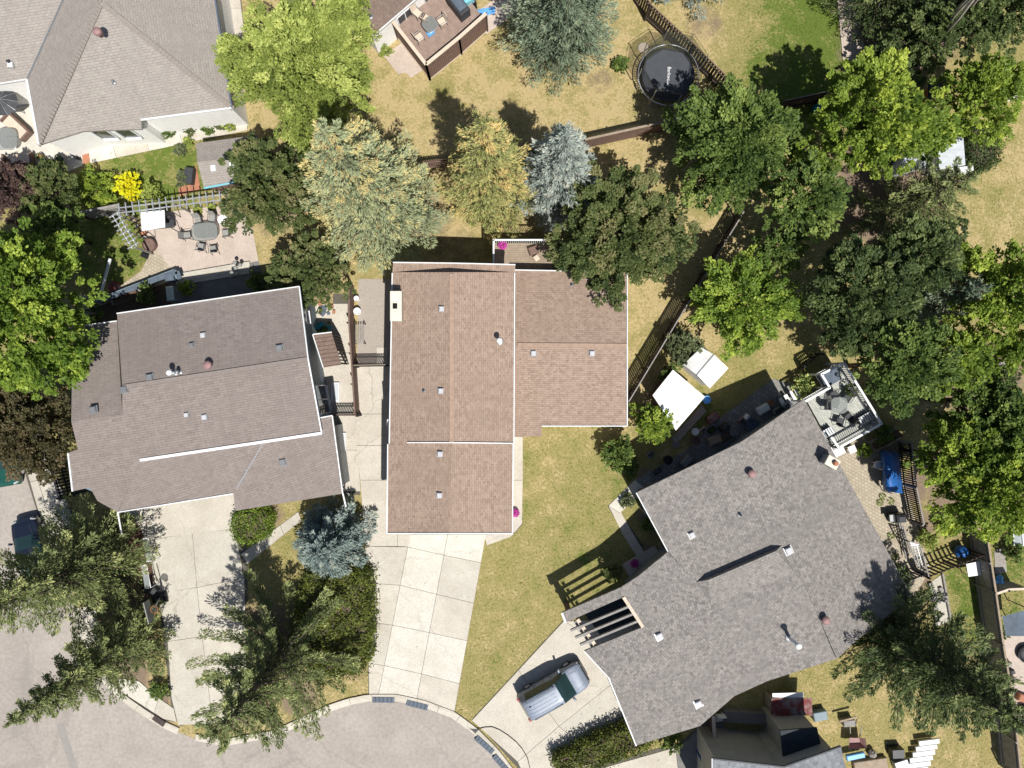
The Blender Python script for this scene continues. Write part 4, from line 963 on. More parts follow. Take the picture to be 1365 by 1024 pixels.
broadleaf(1240, 180, 1.6, 6, 'leaf_maple', 'small bright tree hanging over the white metal sheds', 29)
broadleaf(990, 408, 3.1, 6.5, 'leaf_maple', 'loose maple with drooping branches right of the long dark fence', 30, elong=2.0, open_=.75, leaf=.18)
broadleaf(1040, 330, 1.7, 5, 'leaf_green', 'thin green tree beside the long dark fence corner', 31, open_=.7)
broadleaf(1145, 392, 3.5, 9, 'leaf_dark', 'dark green broadleaf tree shading the dry lawn edge', 32, leaf=.18)
broadleaf(1203, 484, 3.0, 9, 'leaf_green', 'leafy green tree overhanging the white-railed deck', 33, leaf=.18)
broadleaf(1225, 340, 2.6, 9, 'leaf_dark', 'dark green tree below the ragged straw-tipped spruce', 34, leaf=.18)
broadleaf(1272, 482, 2.1, 8, 'leaf_yellowgreen', 'narrow light green tree right of the grey-green spruce', 35)
broadleaf(1340, 410, 3.9, 9, 'leaf_yellowgreen', 'large yellow-green maple at the bottom of the right-hand lawn', 36, leaf=.21)
broadleaf(1276, 612, 2.8, 8, 'leaf_yellowgreen', 'bright maple beside the blue covered swing', 37, leaf=.21)
broadleaf(1322, 650, 3.8, 9, 'leaf_yellowgreen', 'broad yellow-green maple above the slatted fence shadow', 38, leaf=.21)
broadleaf(1300, 535, 2.5, 7, 'leaf_green', 'mid-green tree filling the gap above the bright maples', 139)
broadleaf(1340, 565, 2.6, 8, 'leaf_green', 'shaded maple behind the bright maples', 39)
broadleaf(22, 418, 5.1, 11, 'leaf_maple', 'large bright green maple covering the west gable corner', 40, leaf=.22, per=150)
broadleaf(78, 310, 2.1, 5, 'leaf_green', 'dark-green understorey tree beside the small lawn', 41)
broadleaf(45, 572, 3.0, 6, 'leaf_bronze', 'bronze-leaved tree over the parked green car', 42, leaf=.17, elong=1.5)
broadleaf(8, 560, 2.4, 6, 'leaf_bronze', 'second bronze tree by the street edge', 43, leaf=.17)
broadleaf(20, 252, 2.2, 4, 'leaf_plum', 'plum-dark lilac bush below the white patio', 44, leaf=.15, name='lilac_bush', cat='shrub')
broadleaf(72, 258, 2.1, 4, 'leaf_olive', 'lilac bush with faded flower heads below the white patio', 45, leaf=.15, name='lilac_bush', cat='shrub')
broadleaf(1230, 45, 2.6, 5, 'leaf_dark', 'dark wild shrub at the foot of the bare leaning trunks', 46, name='shrub', cat='shrub')
broadleaf(1290, 25, 2.6, 5, 'leaf_dark', 'dark creeper-covered shrub beyond the bare leaning trunks', 47, name='shrub', cat='shrub')
broadleaf(1185, 95, 2.1, 3.5, 'leaf_dark', 'dark thicket shrub above the round yellow-green tree', 48, name='shrub', cat='shrub')
broadleaf(1345, 20, 2.5, 5, 'leaf_dark', 'dark shrub at the top of the right-hand lawn', 49, name='shrub', cat='shrub')
# bare leaning trunks (dead stems of the tall poplars)
bt = thing('poplar_tree', 'row of bare pale leaning poplar stems above dark shrubs', 'tree', W(1235, 60))
for k in range(9):
    a_ = W(1238 + k*4.5 + rng.uniform(-3,3), 62 - k*3.5 + rng.uniform(-4,4)); tip = W(1330 + k*9, -40 - k*8, 12.5)
    mid_ = a_.lerp(tip, .5) + Vector((rng.uniform(-.2,.2), rng.uniform(-.2,.2), -.2))
    MB().tube([a_, mid_, a_.lerp(tip, .93)], [.11, .085, .03], 6).build('trunk', M['bark_pale'], bt, True)
g = np.random.default_rng(99); N = 5000; tip = W(1360,-70,11) - ORG[bt.name]
pos = rdir(g, N) * g.uniform(.3, 1, (N, 1)) * np.array([2.2, 2.2, 3.5]) + np.array(tip); sz = .2 * g.uniform(.7, 1.3, N)
link('crown', leaf_mesh('crown', pos, g.normal(size=(N, 3)), g.normal(size=(N, 3)) + [0, 0, 1], sz, sz*.6, g.uniform(0, 1, N)), M['leaf_dark'], bt)
# shrubs
shrub(870, 563, 1.55, 3.2, 'leaf_yellowgreen', 'round yellow-green bush against the white flat-roofed shed', 51, leaf=.16)
shrub(824, 603, 1.3, 2.2, 'leaf_green', 'dark green bush at the corner of the brown-roofed wing', 52, leaf=.14)
shrub(838, 625, .8, 1.5, 'leaf_green', 'low green bush at the start of the garden path', 53)
shrub(910, 463, 1.3, 2.6, 'leaf_greygreen', 'greyish olive bush beside the gabled white shed', 54, leaf=.13)
shrub(893, 497, .8, 2, 'leaf_green', 'leafy bush between the dark fence and the white sheds', 55)
shrub(935, 395, .9, 2, 'leaf_maple', 'bright bush along the long dark fence', 56)
shrub(172, 249, .95, 1.6, 'leaf_yellow', 'vivid yellow flowering bush behind the grey trellis', 57, leaf=.12)
shrub(128, 252, 1.4, 1.8, 'leaf_yellowgreen', 'yellowish green bush left of the vivid yellow bush', 58)
shrub(203, 258, .8, 1.3, 'leaf_lime', 'pale green bush right of the vivid yellow bush', 59)
hedge([(311,684),(352,676),(361,690),(356,714),(330,727),(312,722),(306,705)], 1.1, 'leaf_yellowgreen', 'clipped yellow-green bush at the garage corner', 60, name='shrub', cat='shrub')
hedge([(408,765),(488,762),(492,830),(490,880),(478,898),(440,905),(408,880),(395,820)], 1.7, 'leaf_hedge', 'broad dark clipped hedge beside the pale driveway', 61, leaf=.15, rough_=.2)
hedge([(1296,170),(1330,163),(1337,190),(1334,215),(1306,226),(1291,205)], 1.8, 'leaf_dark', 'clipped dark green block bush beside the white metal shed', 62, name='shrub', cat='shrub', leaf=.13)
hedge([(738,1016),(800,985),(850,966),(872,985),(864,1000),(800,1024),(745,1036)], 1.3, 'leaf_hedge', 'long clipped hedge between the forecourt and the lower path', 63, leaf=.14, rough_=.16)
shrub(896, 988, .85, 1.0, 'leaf_green', 'low green bush at the tip of the mottled grey roof', 64)
shrub(212, 920, .75, .8, 'leaf_green', 'small juniper bush beside the driveway foot', 65)
shrub(1070, 514, .85, 1.3, 'leaf_variegated', 'cream-variegated bush at the deck corner', 66, leaf=.14)
shrub(514, 68, .5, .9, 'leaf_lime', 'little round lime-green bush by the rust house wall', 67, leaf=.08, per=120)
for k, (x, y) in enumerate(((225,176),(252,172),(276,170),(293,164),(305,166))): shrub(x, y, .55, .8, ('leaf_green','leaf_olive','leaf_green','leaf_greygreen','leaf_lime')[k], ('small green shrub first in the row along the white wall','dull olive shrub in the row along the white wall','rounded green shrub in the row along the white wall','grey-green shrub in the row along the white wall','bright lime shrub closing the row along the white wall')[k], 70+k, leaf=.1, group='small shrubs along the white wall')
shrub(826, 86, .6, .7, 'leaf_green', 'low leafy plant between the blue-green spruce and trampoline', 76, leaf=.13)
shrub(240, 200, .45, .6, 'leaf_greygreen', 'small grey-green shrub beside the brown garden shed', 77); shrub(243, 240, .55, .7, 'leaf_greygreen', 'low shrub at the corner of the small mown lawn', 78); shrub(252, 190, .4, .6, 'leaf_lime', 'small light shrub left of the garden shed roof', 79)
shrub(250, 385, .6, 1.2, 'leaf_yellowgreen', 'golden bush by the patio steps', 80); shrub(196, 392, .8, 1.4, 'leaf_green', 'dark round bush beside the brown planting box', 81); shrub(345, 378, .9, 1.6, 'leaf_green', 'dark bush at the east end of the patio steps', 82); shrub(128, 418, .7, 1, 'leaf_green', 'dark bush at the shaded west gable foot', 83)
shrub(263, 279, .35, .4, 'leaf_lime', 'lime perennial behind the patio chairs, nearer the canopy swing', 84, group='perennials behind the patio'); shrub(282, 277, .35, .4, 'leaf_lime', 'lime perennial behind the patio chairs, nearer the olive tree', 85, group='perennials behind the patio')
shrub(836, 668, .55, .6, 'leaf_greygreen', 'grey-green rosette shrub in the bed by the bent path', 86); shrub(862, 700, .5, .7, 'leaf_green', 'green shrub under the grey house west eave', 87); shrub(815, 765, .7, 1.3, 'leaf_olive', 'olive shrub in the shade beside the porch slab', 88)
shrub(1152, 600, .55, .8, 'leaf_yellowgreen', 'yellow-green plant between the deck and the wooden planter', 89); shrub(1178, 578, .8, 1.2, 'leaf_green', 'shaded bush behind the white-railed deck', 90)
shrub(1330, 842, .7, 1.2, 'leaf_green', 'bush overhanging the grey canvas canopy', 91); shrub(1350, 735, .7, 1.2, 'leaf_green', 'bush on the neighbour lawn beyond the tall fence', 92)
shrub(1235, 720, .8, 1.3, 'leaf_lime', 'light bush between the lattice fence and slatted fence', 93); shrub(1265, 700, .9, 1.2, 'leaf_yellowgreen', 'yellow bush at the foot of the maples', 94)
shrub(1302, 600, 1.0, 2.5, 'leaf_green', 'shaded bush under the maples', 95)
shrub(1342, 505, .8, 1.5, 'leaf_dark', 'dark bush by the pale garden rubble', 96)
shrub(1240, 500, 1.2, 4, 'leaf_green', 'green sapling beside the deck tree', 97)
# ------------------------------------------------------------------ fences and trellises
def fence(px, h, mat, label, name='wood_fence', board=.14, gap=.02, post=2.3, rail='wood_tan', posts='wood_dark', railw=.1, z0=0, cat='fence', group=None, side=1):
    P = [W(x, y, h) for x, y in px]; mid_ = sum(P, Vector()) / len(P)
    root = thing(name, label, cat, (mid_.x, mid_.y, 0), group)
    for a_, b2 in zip(P, P[1:]):
        L_ = (b2 - a_).length; t_ = (b2 - a_) / L_; yaw = math.atan2(t_.y, t_.x); nn = Vector((t_.y, -t_.x, 0)) * side
        bd = MB(); n = max(1, int(L_ / (board + gap)))
        for k in range(n):
            c = a_ + t_ * ((k + .5) * L_ / n); hh = h - .06 + rng.uniform(-.015, .015)
            bd.box((c.x, c.y, z0 + hh / 2), (board, .022 + rng.uniform(0, .008), hh), yaw)
        bd.build('boards', M[mat], root, kind='stuff')
        for z in (.35, h - .3): MB().beam((a_.x + nn.x*.05, a_.y + nn.y*.05, z0+z), (b2.x + nn.x*.05, b2.y + nn.y*.05, z0+z), .05, .09).build('rail', M[mat], root)
        if rail: MB().beam((a_.x, a_.y, z0+h - .02), (b2.x, b2.y, z0+h - .02), railw, .04).build('top_rail', M[rail], root)
        m_ = max(1, round(L_ / post))
        for k in range(m_ + 1):
            c = a_ + t_ * (L_ * k / m_) + nn * .09; MB().box((c.x, c.y, z0 + h / 2), (.1, .1, h + .04), yaw).build('post', M[posts], root)
    return root
fence([(992,282),(920,400),(838,536)], 1.8, 'wood_dark', 'long dark fence running diagonally right of the brown-roofed wing', board=.13, gap=.035, rail='wood_grey', railw=.07)
fence([(780,186),(910,157)], 1.8, 'wood_brown', 'brown board fence below the trampoline', rail='wood_tan', railw=.14, posts='wood_brown', side=-1)
fence([(560,215),(700,200),(780,186)], 1.7, 'wood_brown', 'brown fence hidden behind the golden and silver spruces', rail=None)
fence([(846,-30),(868,6),(926,60),(990,122)], 1.9, 'wood_dark', 'dark slatted fence slanting between the trampoline and green lawn', board=.17, gap=.05, rail='wood_brown', railw=.06)
fence([(1046,134),(1158,110)], 1.8, 'wood_dark', 'shaded dark fence across the end of the green lawn', rail='wood_grey', railw=.05)
fence([(465,378),(465,430),(473,553)], 1.5, 'wood_brown', 'brown side fence between the blue house and the gravel yard', rail='wood_brown', board=.12, posts='wood_dark')
fence([(471,487),(521,486)], 1.6, 'wood_black', 'black slatted gate across the gravel yard', 'yard_gate', .09, .06, 2.4, 'wood_tan', 'wood_black', .05, cat='gate')
fence([(441,553),(475,553)], 1.5, 'wood_black', 'short black gate across the side walk', 'yard_gate', .09, .06, 1.7, 'wood_brown', 'wood_black', .05, cat='gate')
fence([(104,284),(158,273)], 1.6, 'wood_grey', 'weathered grey fence end beside the vivid yellow bush', rail='wood_grey', railw=.16)
fence([(66,622),(78,664)], 1.5, 'wood_black', 'black picket fence beside the west gable', board=.1, gap=.1, rail='wood_grey', railw=.06, posts='wood_black')
fence([(78,664),(126,650)], 1.5, 'wood_black', 'short black fence turning towards the garage', board=.1, gap=.04, rail='wood_black', posts='wood_black')
fence([(1240,770),(1316,740)], 1.7, 'wood_dark', 'gapped dark slat fence casting striped shadows', board=.14, gap=.16, rail=None)
fence([(1316,712),(1328,790),(1338,860),(1352,940),(1362,1040)], 2.0, 'wood_grey', 'tall weathered grey fence along the right-hand boundary', board=.15, gap=.012, rail='wood_tan', railw=.12, posts='wood_grey', side=1)
fence([(1328,792),(1345,786),(1372,785)], 1.8, 'wood_grey', 'pale fence stub joining the tall boundary fence', rail='fabric_cream', railw=.14)
fence([(1210,775),(1240,766)], 1.5, 'wood_black', 'short black fence at the east corner of the mottled roof', board=.1, gap=.09, rail=None, posts='wood_black')
fence([(1072,488),(1096,470)], 1.1, 'wood_black', 'low black railing beside the dry lawn', board=.04, gap=.08, rail='black_metal', railw=.05, posts='black_metal')
fence([(1216,590),(1222,650),(1232,700)], 1.7, 'wood_black', 'dark lattice fence behind the blue covered swing', board=.08, gap=.06, rail='wood_grey', railw=.09, posts='wood_grey')
# grey trellis pergola along the patio
def trellis(a_, b2, z, n, label, ln=.95, posts_=True, mat='light_metal'):
    A_, B_ = W(*a_, z), W(*b2, z); root = thing('trellis', label, 'trellis', ((A_.x+B_.x)/2, (A_.y+B_.y)/2, 0)); t_ = (B_-A_).normalized(); nn = Vector((-t_.y, t_.x, 0))
    for s_ in (-.16, .16): MB().beam(A_ + nn*s_, B_ + nn*s_, .05, .14).build('rail', M[mat], root)
    for k in range(n):
        c = A_.lerp(B_, (k+.3)/(n-.4)); c.z = z + .12; MB().beam(c - nn*ln/2, c + nn*ln/2, .055, .1).build('crossbar', M[mat], root)
    for k in (0, .5, 1):
        c = A_.lerp(B_, k); MB().box((c.x, c.y, z/2), (.1,.1,z)).build('post', M['wood_grey'], root)
trellis((158,281),(306,262), 2.3, 17, 'long grey trellis with crossbars behind the pink patio', .85)
trellis((153,285),(180,330), 2.3, 8, 'short grey trellis with crossbars beside the small lawn', .8)
trellis((108,436),(109,394), 2.3, 6, 'grey trellis gate at the west gable corner', 1.2)
# lattice leaning panels
lf = thing('lattice_panel', 'white lattice panel leaning outside the east corner of the grey house', 'lattice', W(1222, 745))
c4 = [W(1212,722,1.7), W(1226,726,1.7), W(1238,768,1.7), W(1226,768,.5)]
for k in range(14):
    t_ = (k+.5)/14; MB().beam(c4[0].lerp(c4[3], t_), c4[1].lerp(c4[2], max(0, t_-.12)), .05, .02).build('slat', M['light_metal'], lf); 
for k in range(4): MB().beam(c4[0].lerp(c4[1], k/3), c4[3].lerp(c4[2], k/3), .045, .02).build('slat', M['light_metal'], lf)
for u_, v_ in ((0,1),(1,2),(2,3),(3,0)): MB().beam(c4[u_], c4[v_], .07, .05).build('frame', M['wood_grey'], lf)
for k in (0, 2): MB().box((c4[k].x, c4[k].y, c4[k].z/2), (.08,.08,c4[k].z)).build('post', M['wood_grey'], lf)

# ------------------------------------------------------------------ sheds
def shed(name, label, roof_planes, wall_px, z, wmat, rmat, extra=None):
    c = W(sum(x for x, y in wall_px)/len(wall_px), sum(y for x, y in wall_px)/len(wall_px)); r = thing(name, label, 'shed', c)
    for pl, px in roof_planes: roof_slope(r, pl, px, rmat, .1)
    walls(r, wall_px, z, wmat, .12); return r
ps = Plane((262,200,2.5),(344,182,2.5),(270,235,2.5))
sa = Plane((263,215,2.7),(344,205,2.7),(262,192,2.3)); sb = Plane((263,215,2.7),(344,205,2.7),(270,250,2.3))
s_ = shed('garden_shed', 'low garden shed with pale brown shingle roof and two skylights', [(sa,[(261,191),(343,180),(346,206),(263,216)]),(sb,[(263,216),(346,206),(350,238),(272,251)])], [(262,192),(343,182),(349,237),(272,249)], 2.2, 'wood_brown', 'shingle_pale')
for x, y in ((284,224),(309,220)): MB().bbox(sb.at(x,y,.05), (.32,.38,.1), .12, .03).build('skylight', M['white'], s_)
edge_strip(s_, sb, [(272,251),(325,241)], 'gutter', 'water_blue', .1)
sc_ = Plane((873,520,2.3),(897,493,2.3),(940,530,2.25))
s_ = shed('flat_roofed_shed', 'white flat-roofed shed beside the yellow-green bush', [(sc_,[(897,493),(940,529),(901,574),(892,560),(870,527)])], [(897,494),(939,529),(902,573),(871,526)], 2.15, 'wood_brown', 'white_roofing')
g1 = Plane((929,499,2.5),(952,473,2.5),(908,484,2.1)); g2 = Plane((929,499,2.5),(952,473,2.5),(948,518,2.1))
s_ = shed('gabled_shed', 'small white gabled shed behind the white flat-roofed shed', [(g1,[(911,486),(935,463),(952,473),(929,500)]),(g2,[(929,500),(952,473),(971,491),(946,518)])], [(911,486),(936,464),(971,491),(946,517)], 2.0, 'stucco_white', 'white_roofing')
MB().beam(g1.at(929,500,.02), g1.at(952,473,.02), .07, .03).build('ridge_cap', M['grey_metal'], s_)
m1 = Plane((1252,185,2.2),(1285,182,2.2),(1255,222,2.35))
s_ = shed('metal_shed', 'white ribbed metal shed left of the clipped dark bush', [(m1,[(1250,186),(1284,182),(1287,220),(1252,226)])], [(1250,186),(1284,182),(1286,220),(1252,225)], 2.1, 'stucco_white', 'metal_sheet')
MB().box(W(1272,230,1.0), (1.6,.3,1.4), .1).build('front_ledge', M['white'], s_)
m2 = Plane((1208,205,2.2),(1234,198,2.2),(1210,222,2.3))
shed('metal_shed', 'smaller grey-white metal shed half hidden under branches', [(m2,[(1208,202),(1232,196),(1236,224),(1198,230)])], [(1209,203),(1231,197),(1235,223),(1200,229)], 2.1, 'stucco_white', 'metal_sheet')
m3 = Plane((1352,115,2.2),(1372,108,2.2),(1355,122,2.2))
shed('small_shed', 'white roofed shed corner beside the yellow-green lawn tree', [(m3,[(1350,118),(1400,100),(1400,118),(1356,124)])], [(1352,118),(1398,103),(1398,117),(1357,123)], 2.1, 'stucco_white', 'white_roofing')
m4 = Plane((1240,108,2.0),(1262,100,2.0),(1240,130,2.0))
shed('garden_shed', 'dark rust-walled shed in the shade above the yellow-green trees', [(m4,[(1238,112),(1262,101),(1262,122),(1238,134)])], [(1239,112),(1261,102),(1261,121),(1239,133)], 1.9, 'terracotta', 'dark_roofing')
# dark cabinet and red-covered wood stack behind the blue-grey house
s_ = thing('wood_stack', 'firewood stack under a dark red tarp behind the blue-grey roofed house', 'wood stack', W(1052, 940)); c = W(1055,956,1.5)
for k in range(7):
    for j in range(4): MB().tube([(c.x-1.1+k*.32, c.y+.3, .2+j*.32), (c.x-1.1+k*.32, c.y+1.0, .2+j*.32)], .15, 7).build('log', M['wood_tan'], s_)
gp = MB(); 
for i in range(9):
    for j in range(5): pass
tv = [(c.x-1.3+i*.33, c.y+.1+j*.28, 1.5+rng.uniform(-.06,.06)) for j in range(5) for i in range(9)]
MB().add(tv, [(j*9+i, j*9+i+1, (j+1)*9+i+1, (j+1)*9+i) for j in range(4) for i in range(8)]).build('red_tarp', M['red'], s_, True)
MB().box((c.x-.2, c.y+1.35, 1.4), (2.0,.35,.06), .03).build('board', M['white'], s_)
# ------------------------------------------------------------------ outdoor steps, walls and beds by the patio
s_ = thing('retaining_wall', 'blue-grey low retaining wall along the path to the west gable', 'wall', W(190, 385))
for a_, b2 in (((132,402),(236,362)),((236,362),(240,372))): MB().beam(W(*a_,.35), W(*b2,.35), .22, .75).build('wall_section', M['siding_blue'], s_); MB().beam(W(*a_,.75), W(*b2,.75), .3, .06).build('coping', M['slate_blue'], s_)
s_ = thing('planting_box', 'brown soil planting box on the gravel below the path', 'planter', W(166, 396)); MB().bbox(W(166,395,.2), (1.8,.62,.4), .36).build('box', M['wood_grey'], s_); MB().box(W(166,395,.41), (1.66,.5,.03), .36).build('soil', M['soil'], s_)
s_ = MB().bbox(W(229,370,.4), (.6,.5,.8), .15, .05).build('stone_pier', M['slate_blue']); tag(s_, 'blue-grey stone pier at the top of the patio steps', 'pier')
s_ = MB().bbox(W(232,393,.6), (.5,.95,1.2), .1, .05).build('air_conditioner', M['light_metal']); tag(s_, 'pale metal air conditioner against the shaded back wall', 'air conditioner')
s_ = thing('patio_steps', 'wide shaded steps between the patio and back door', 'steps', W(285, 362))
for k in range(3): MB().bbox(W(285-k*.5,360+k*5,.09+.0*k), (4.9,.3,.12+.06*(2-k)), .17, .015).build('step', M['concrete_grey'], s_)
s_ = MB().beam(W(147,345,.9), W(133,398,.9), .14, .12).build('white_beam', M['white']); s_.data.name = 'white_beam'; tag(s_, 'long white pole lying over the small lawn edge', 'pole')
s_ = MB().lathe(W(153,383), [(.02,0),(.36,.02),(.42,.1),(.38,.2),(.3,.24),(.02,.2)], 18).build('toy_bowl', M['red']); tag(s_, 'red and cream round toy on the gravel beside the low wall', 'toy')
s_ = MB().lathe(W(203,328), [(.3,0),(.42,.15),(.44,.5),(.38,.55),(.36,.45),(.02,.44)], 18).build('barrel_planter', M['wood_brown']); tag(s_, 'round brown barrel planter at the patio corner', 'planter')
for k, (x, y, r_) in enumerate(((181,294,.2),(184,302,.14),(193,311,.18),(196,318,.15))): tag(MB().lathe(W(x,y), [(r_*.7,0),(r_,r_*1.4),(r_*.95,r_*1.5),(r_*.8,r_*1.3),(.02,r_*1.28)], 12).build('flower_pot', M[('wood_tan','stone','terracotta','stone')[k]]), ('pale tan flower pot','little grey flower pot','clay-coloured flower pot','grey stone flower pot')[k] + ' beside the white canopy swing', 'pot', 'pots beside the canopy swing')
tag(MB().box(W(193,341,.12), (.45,.3,.22), -.4).build('toolbox', M['black_metal']), 'small black toolbox on the gravel by the barrel planter', 'box')
# swing seat with white canopy
s_ = thing('canopy_swing', 'garden swing seat under a white rectangular canopy on the pink patio', 'swing', W(213, 297)); z = 1.75
q4 = [W(187,283,z), W(219,280,z), W(220,303,z), W(189,308,z)]; MB().slab([q4[3], q4[2], q4[1], q4[0]], .06).build('canopy', M['white'], s_)
for a_ in q4: MB().beam((a_.x*.985+.0, a_.y, z), (a_.x+(.25 if a_ in (q4[1],q4[2]) else 0), a_.y-.05, .02), .04, .04).build('leg', M['black_metal'], s_)
cm = sum(q4, Vector())/4; MB().box((cm.x+.1, cm.y, .5), (1.35,.5,.1), .1).build('seat', M['charcoal'], s_); MB().box((cm.x+.1, cm.y+.3, .8), (1.35,.08,.6), .1).build('backrest', M['charcoal'], s_)

# ------------------------------------------------------------------ furniture
def chair_proto(frame, sling, label, group=None, name='patio_chair'):
    r = thing(name, label, 'chair', (0,0,-50), group); ORG[r.name] = Vector((0,0,0))
    MB().box((0,0,.42), (.46,.46,.03)).build('seat', M[sling], r); MB().box((0,.27,.72), (.46,.03,.56), 0, 0, -.22).build('backrest', M[sling], r)
    for sx in (-1, 1):
        MB().tube([(sx*.25,-.24,0),(sx*.25,-.22,.62),(sx*.25,.24,.62)], .016, 6).build('armrest', M[frame], r); MB().tube([(sx*.25,.3,0),(sx*.24,.2,.42),(sx*.24,.34,1.0)], .016, 6).build('leg', M[frame], r)
    MB().tube([(-.25,-.24,.42),(.25,-.24,.42)], .014, 6).build('crossbar', M[frame], r)
    return r
def place(p, spots, labels=None):
    for i, (x, y, yaw, *zz) in enumerate(spots):
        loc = W(x, y, zz[0] if zz else 0)
        if i == 0: p.location = loc; p.rotation_euler = (0,0,yaw); o = p
        else: o = copy_tree(p, None, loc, yaw)
        if labels: o['label'] = labels[i]
def table(loc, rx, ry, h, mat, label, frame='black_metal', yaw=0, n=4, name='patio_table', legs=True):
    r = thing(name, label, 'table', loc); l = Vector(loc); pts = []
    for k in range(28):
        a_ = 2*math.pi*k/28; e_ = .55; x_ = rx*abs(math.cos(a_))**e_*(1 if math.cos(a_) > 0 else -1); y_ = ry*abs(math.sin(a_))**e_*(1 if math.sin(a_) > 0 else -1)
        pts.append((l.x + x_*math.cos(yaw) - y_*math.sin(yaw), l.y + x_*math.sin(yaw) + y_*math.cos(yaw)))
    MB().prism(pts, l.z+h-.012, l.z+h).build('table_top', M[mat], r)
    MB().tube([(p[0], p[1], l.z+h-.03) for p in pts+pts[:1]], .018, 6, False).build('rim', M[frame], r)
    for k in range(n):
        a_ = math.pi/4 + k*math.pi/2; x_ = rx*.7*math.cos(a_); y_ = ry*.7*math.sin(a_); q_ = (l.x + x_*math.cos(yaw) - y_*math.sin(yaw), l.y + x_*math.sin(yaw) + y_*math.cos(yaw))
        MB().tube([(q_[0], q_[1], l.z), ((q_[0]+l.x)/2, (q_[1]+l.y)/2, l.z+h-.04)], .02, 6).build('leg', M[frame], r)
    return r
table(W(279,312), .85, .58, .74, 'table_glass', 'glass-topped patio table on the pink patio', yaw=.08)
gl = 'x'; gl = 'sling chair drawn up to the glass table on the pink patio'
place(chair_proto('black_metal', 'fabric_grey', gl, 'chairs round the glass patio table'), [(268,296,.15),(287,293,-.1),(253,316,1.7),(305,313,-1.5),(272,331,3.0),(288,334,3.3)], ['sling chair of the glass patio table nearest the canopy swing back','sling chair of the glass patio table beside the red ball toy','sling chair at the canopy swing end of the glass patio table','sling chair at the olive tree end of the glass patio table','sling chair on the house side of the glass table, towards the barrel planter','sling chair on the house side of the glass table, towards the flower stand'])
s_ = MB(); s_.lathe(W(298,294), [(.0,.03),(.3,.04),(.36,.1),(.34,.16),(.0,.12)], 16); tag(s_.build('toy_saucer', M['white_plastic']), 'white and red round toy beside the patio chairs', 'toy'); 
tag(MB().blob(W(303,296,.2), .16, n=9, m=6).build('toy_ball', M['red']), 'small red ball beside the white toy saucer', 'ball')
s_ = thing('flower_stand', 'wire stand holding grey flower globes by the patio steps', 'plant stand', W(316, 358))
for k, (x, y, z) in enumerate(((313,350,.9),(320,353,.8),(314,357,1.0),(309,363,.9),(316,366,.85),(308,369,.7))): MB().blob(W(x,y,z), .13, n=9, m=6, jit=.15).build('flower_globe', M['fabric_grey'], s_); MB().tube([W(x,y,z), W(316,359,.02)], .012, 5).build('stem', M['black_metal'], s_)
# white patio of the pale house
table(W(18,190), .72, .72, .72, 'table_glass', 'round glass table on the white patio', 'grey_metal')
def lounger(px, py, yaw, label, cush='fabric_cream'):
    l = W(px, py); r = thing('sofa', label, 'sofa', l, 'cream sofas on the white patio', yaw); ORG[r.name] = Vector((0,0,0))
    MB().bbox((0,0,.18), (1.75,.8,.3), 0, .03).build('base', M['wood_brown'], r); MB().bbox((-.42,-.03,.4), (.84,.72,.16), 0, .05).build('seat_cushion', M[cush], r); MB().bbox((.42,-.03,.4), (.84,.72,.16), 0, .05).build('seat_cushion', M[cush], r); MB().bbox((0,.4,.5), (1.75,.16,.5), 0, .05).build('backrest', M['wood_brown'], r)
    for sx in (-1,1): MB().bbox((sx*.92,0,.4), (.12,.85,.42), 0, .02).build('armrest', M['wood_brown'], r)
lounger(27,172,-.75,'cream cushioned sofa set diagonally on the white patio'); lounger(30,216,3.14+.08,'cream cushioned sofa along the lower edge of the white patio')
s_ = thing('parasol', 'dark striped parasol at the edge of the white patio', 'parasol', W(4,140)); c = W(2,134,2.2)
MB().lathe((c.x,c.y,2.0), [(.92,0),(.5,.28),(.05,.42)], 10).build('canopy', M['charcoal'], s_); MB().tube([(c.x,c.y,0),(c.x,c.y,2.45)], .03, 8).build('pole', M['grey_metal'], s_)
for k in range(10):
    a_ = k*math.pi/5; MB().tube([(c.x,c.y,2.44),(c.x+.5*math.cos(a_),c.y+.5*math.sin(a_),2.29),(c.x+.93*math.cos(a_),c.y+.93*math.sin(a_),2.01)], .014, 5).build('rib', M['grey_metal'], s_)
for k, (x, y, c_) in enumerate(((58,211,'terracotta'),(63,216,'stone'),(68,221,'magenta'),(75,219,'orange'),(83,213,'slate_blue'),(86,220,'stone'),(50,224,'charcoal'))):
    r = thing('flower_pot', ('clay','grey stone','pink','orange','blue-grey','small pale','black')[k] + ' flower pot in the cluster at the white patio edge', 'pot', W(x,y), 'pots at the white patio edge')
    p_ = W(x,y); MB().lathe(p_, [(.13,0),(.2,.3),(.19,.32),(.16,.28),(.02,.27)], 12).build('pot', M[c_], r)
    gg = np.random.default_rng(200+k); po = rdir(gg, 150)*.2 + np.array([0,0,.42]); link('plant', leaf_mesh('plant', po, gg.normal(size=(150,3)), gg.normal(size=(150,3))+[0,0,1], .1, .06, gg.uniform(0,1,150)), M['leaf_green'], r)
tag(MB().box(W(115,212,.06), (.45,.75,.1), .1).build('door_mat', M['terracotta']), 'rust-red mat at the end of the pale path', 'mat')
tag(MB().bbox(W(98,203,.2), (.4,.4,.35), .3).build('watering_can', M['slate_blue']), 'blue-grey watering can under the pale house windows', 'watering can')
# board walk and box beside the garden shed
structure('garden_path', [(246,232),(262,222),(268,252),(240,262),(238,252)], 'terracotta')
tag(MB().bbox(W(253,235,.28), (.55,1.05,.56), -.12, .04).build('storage_box', M['charcoal']), 'charcoal storage box on red paving by the garden shed', 'box')
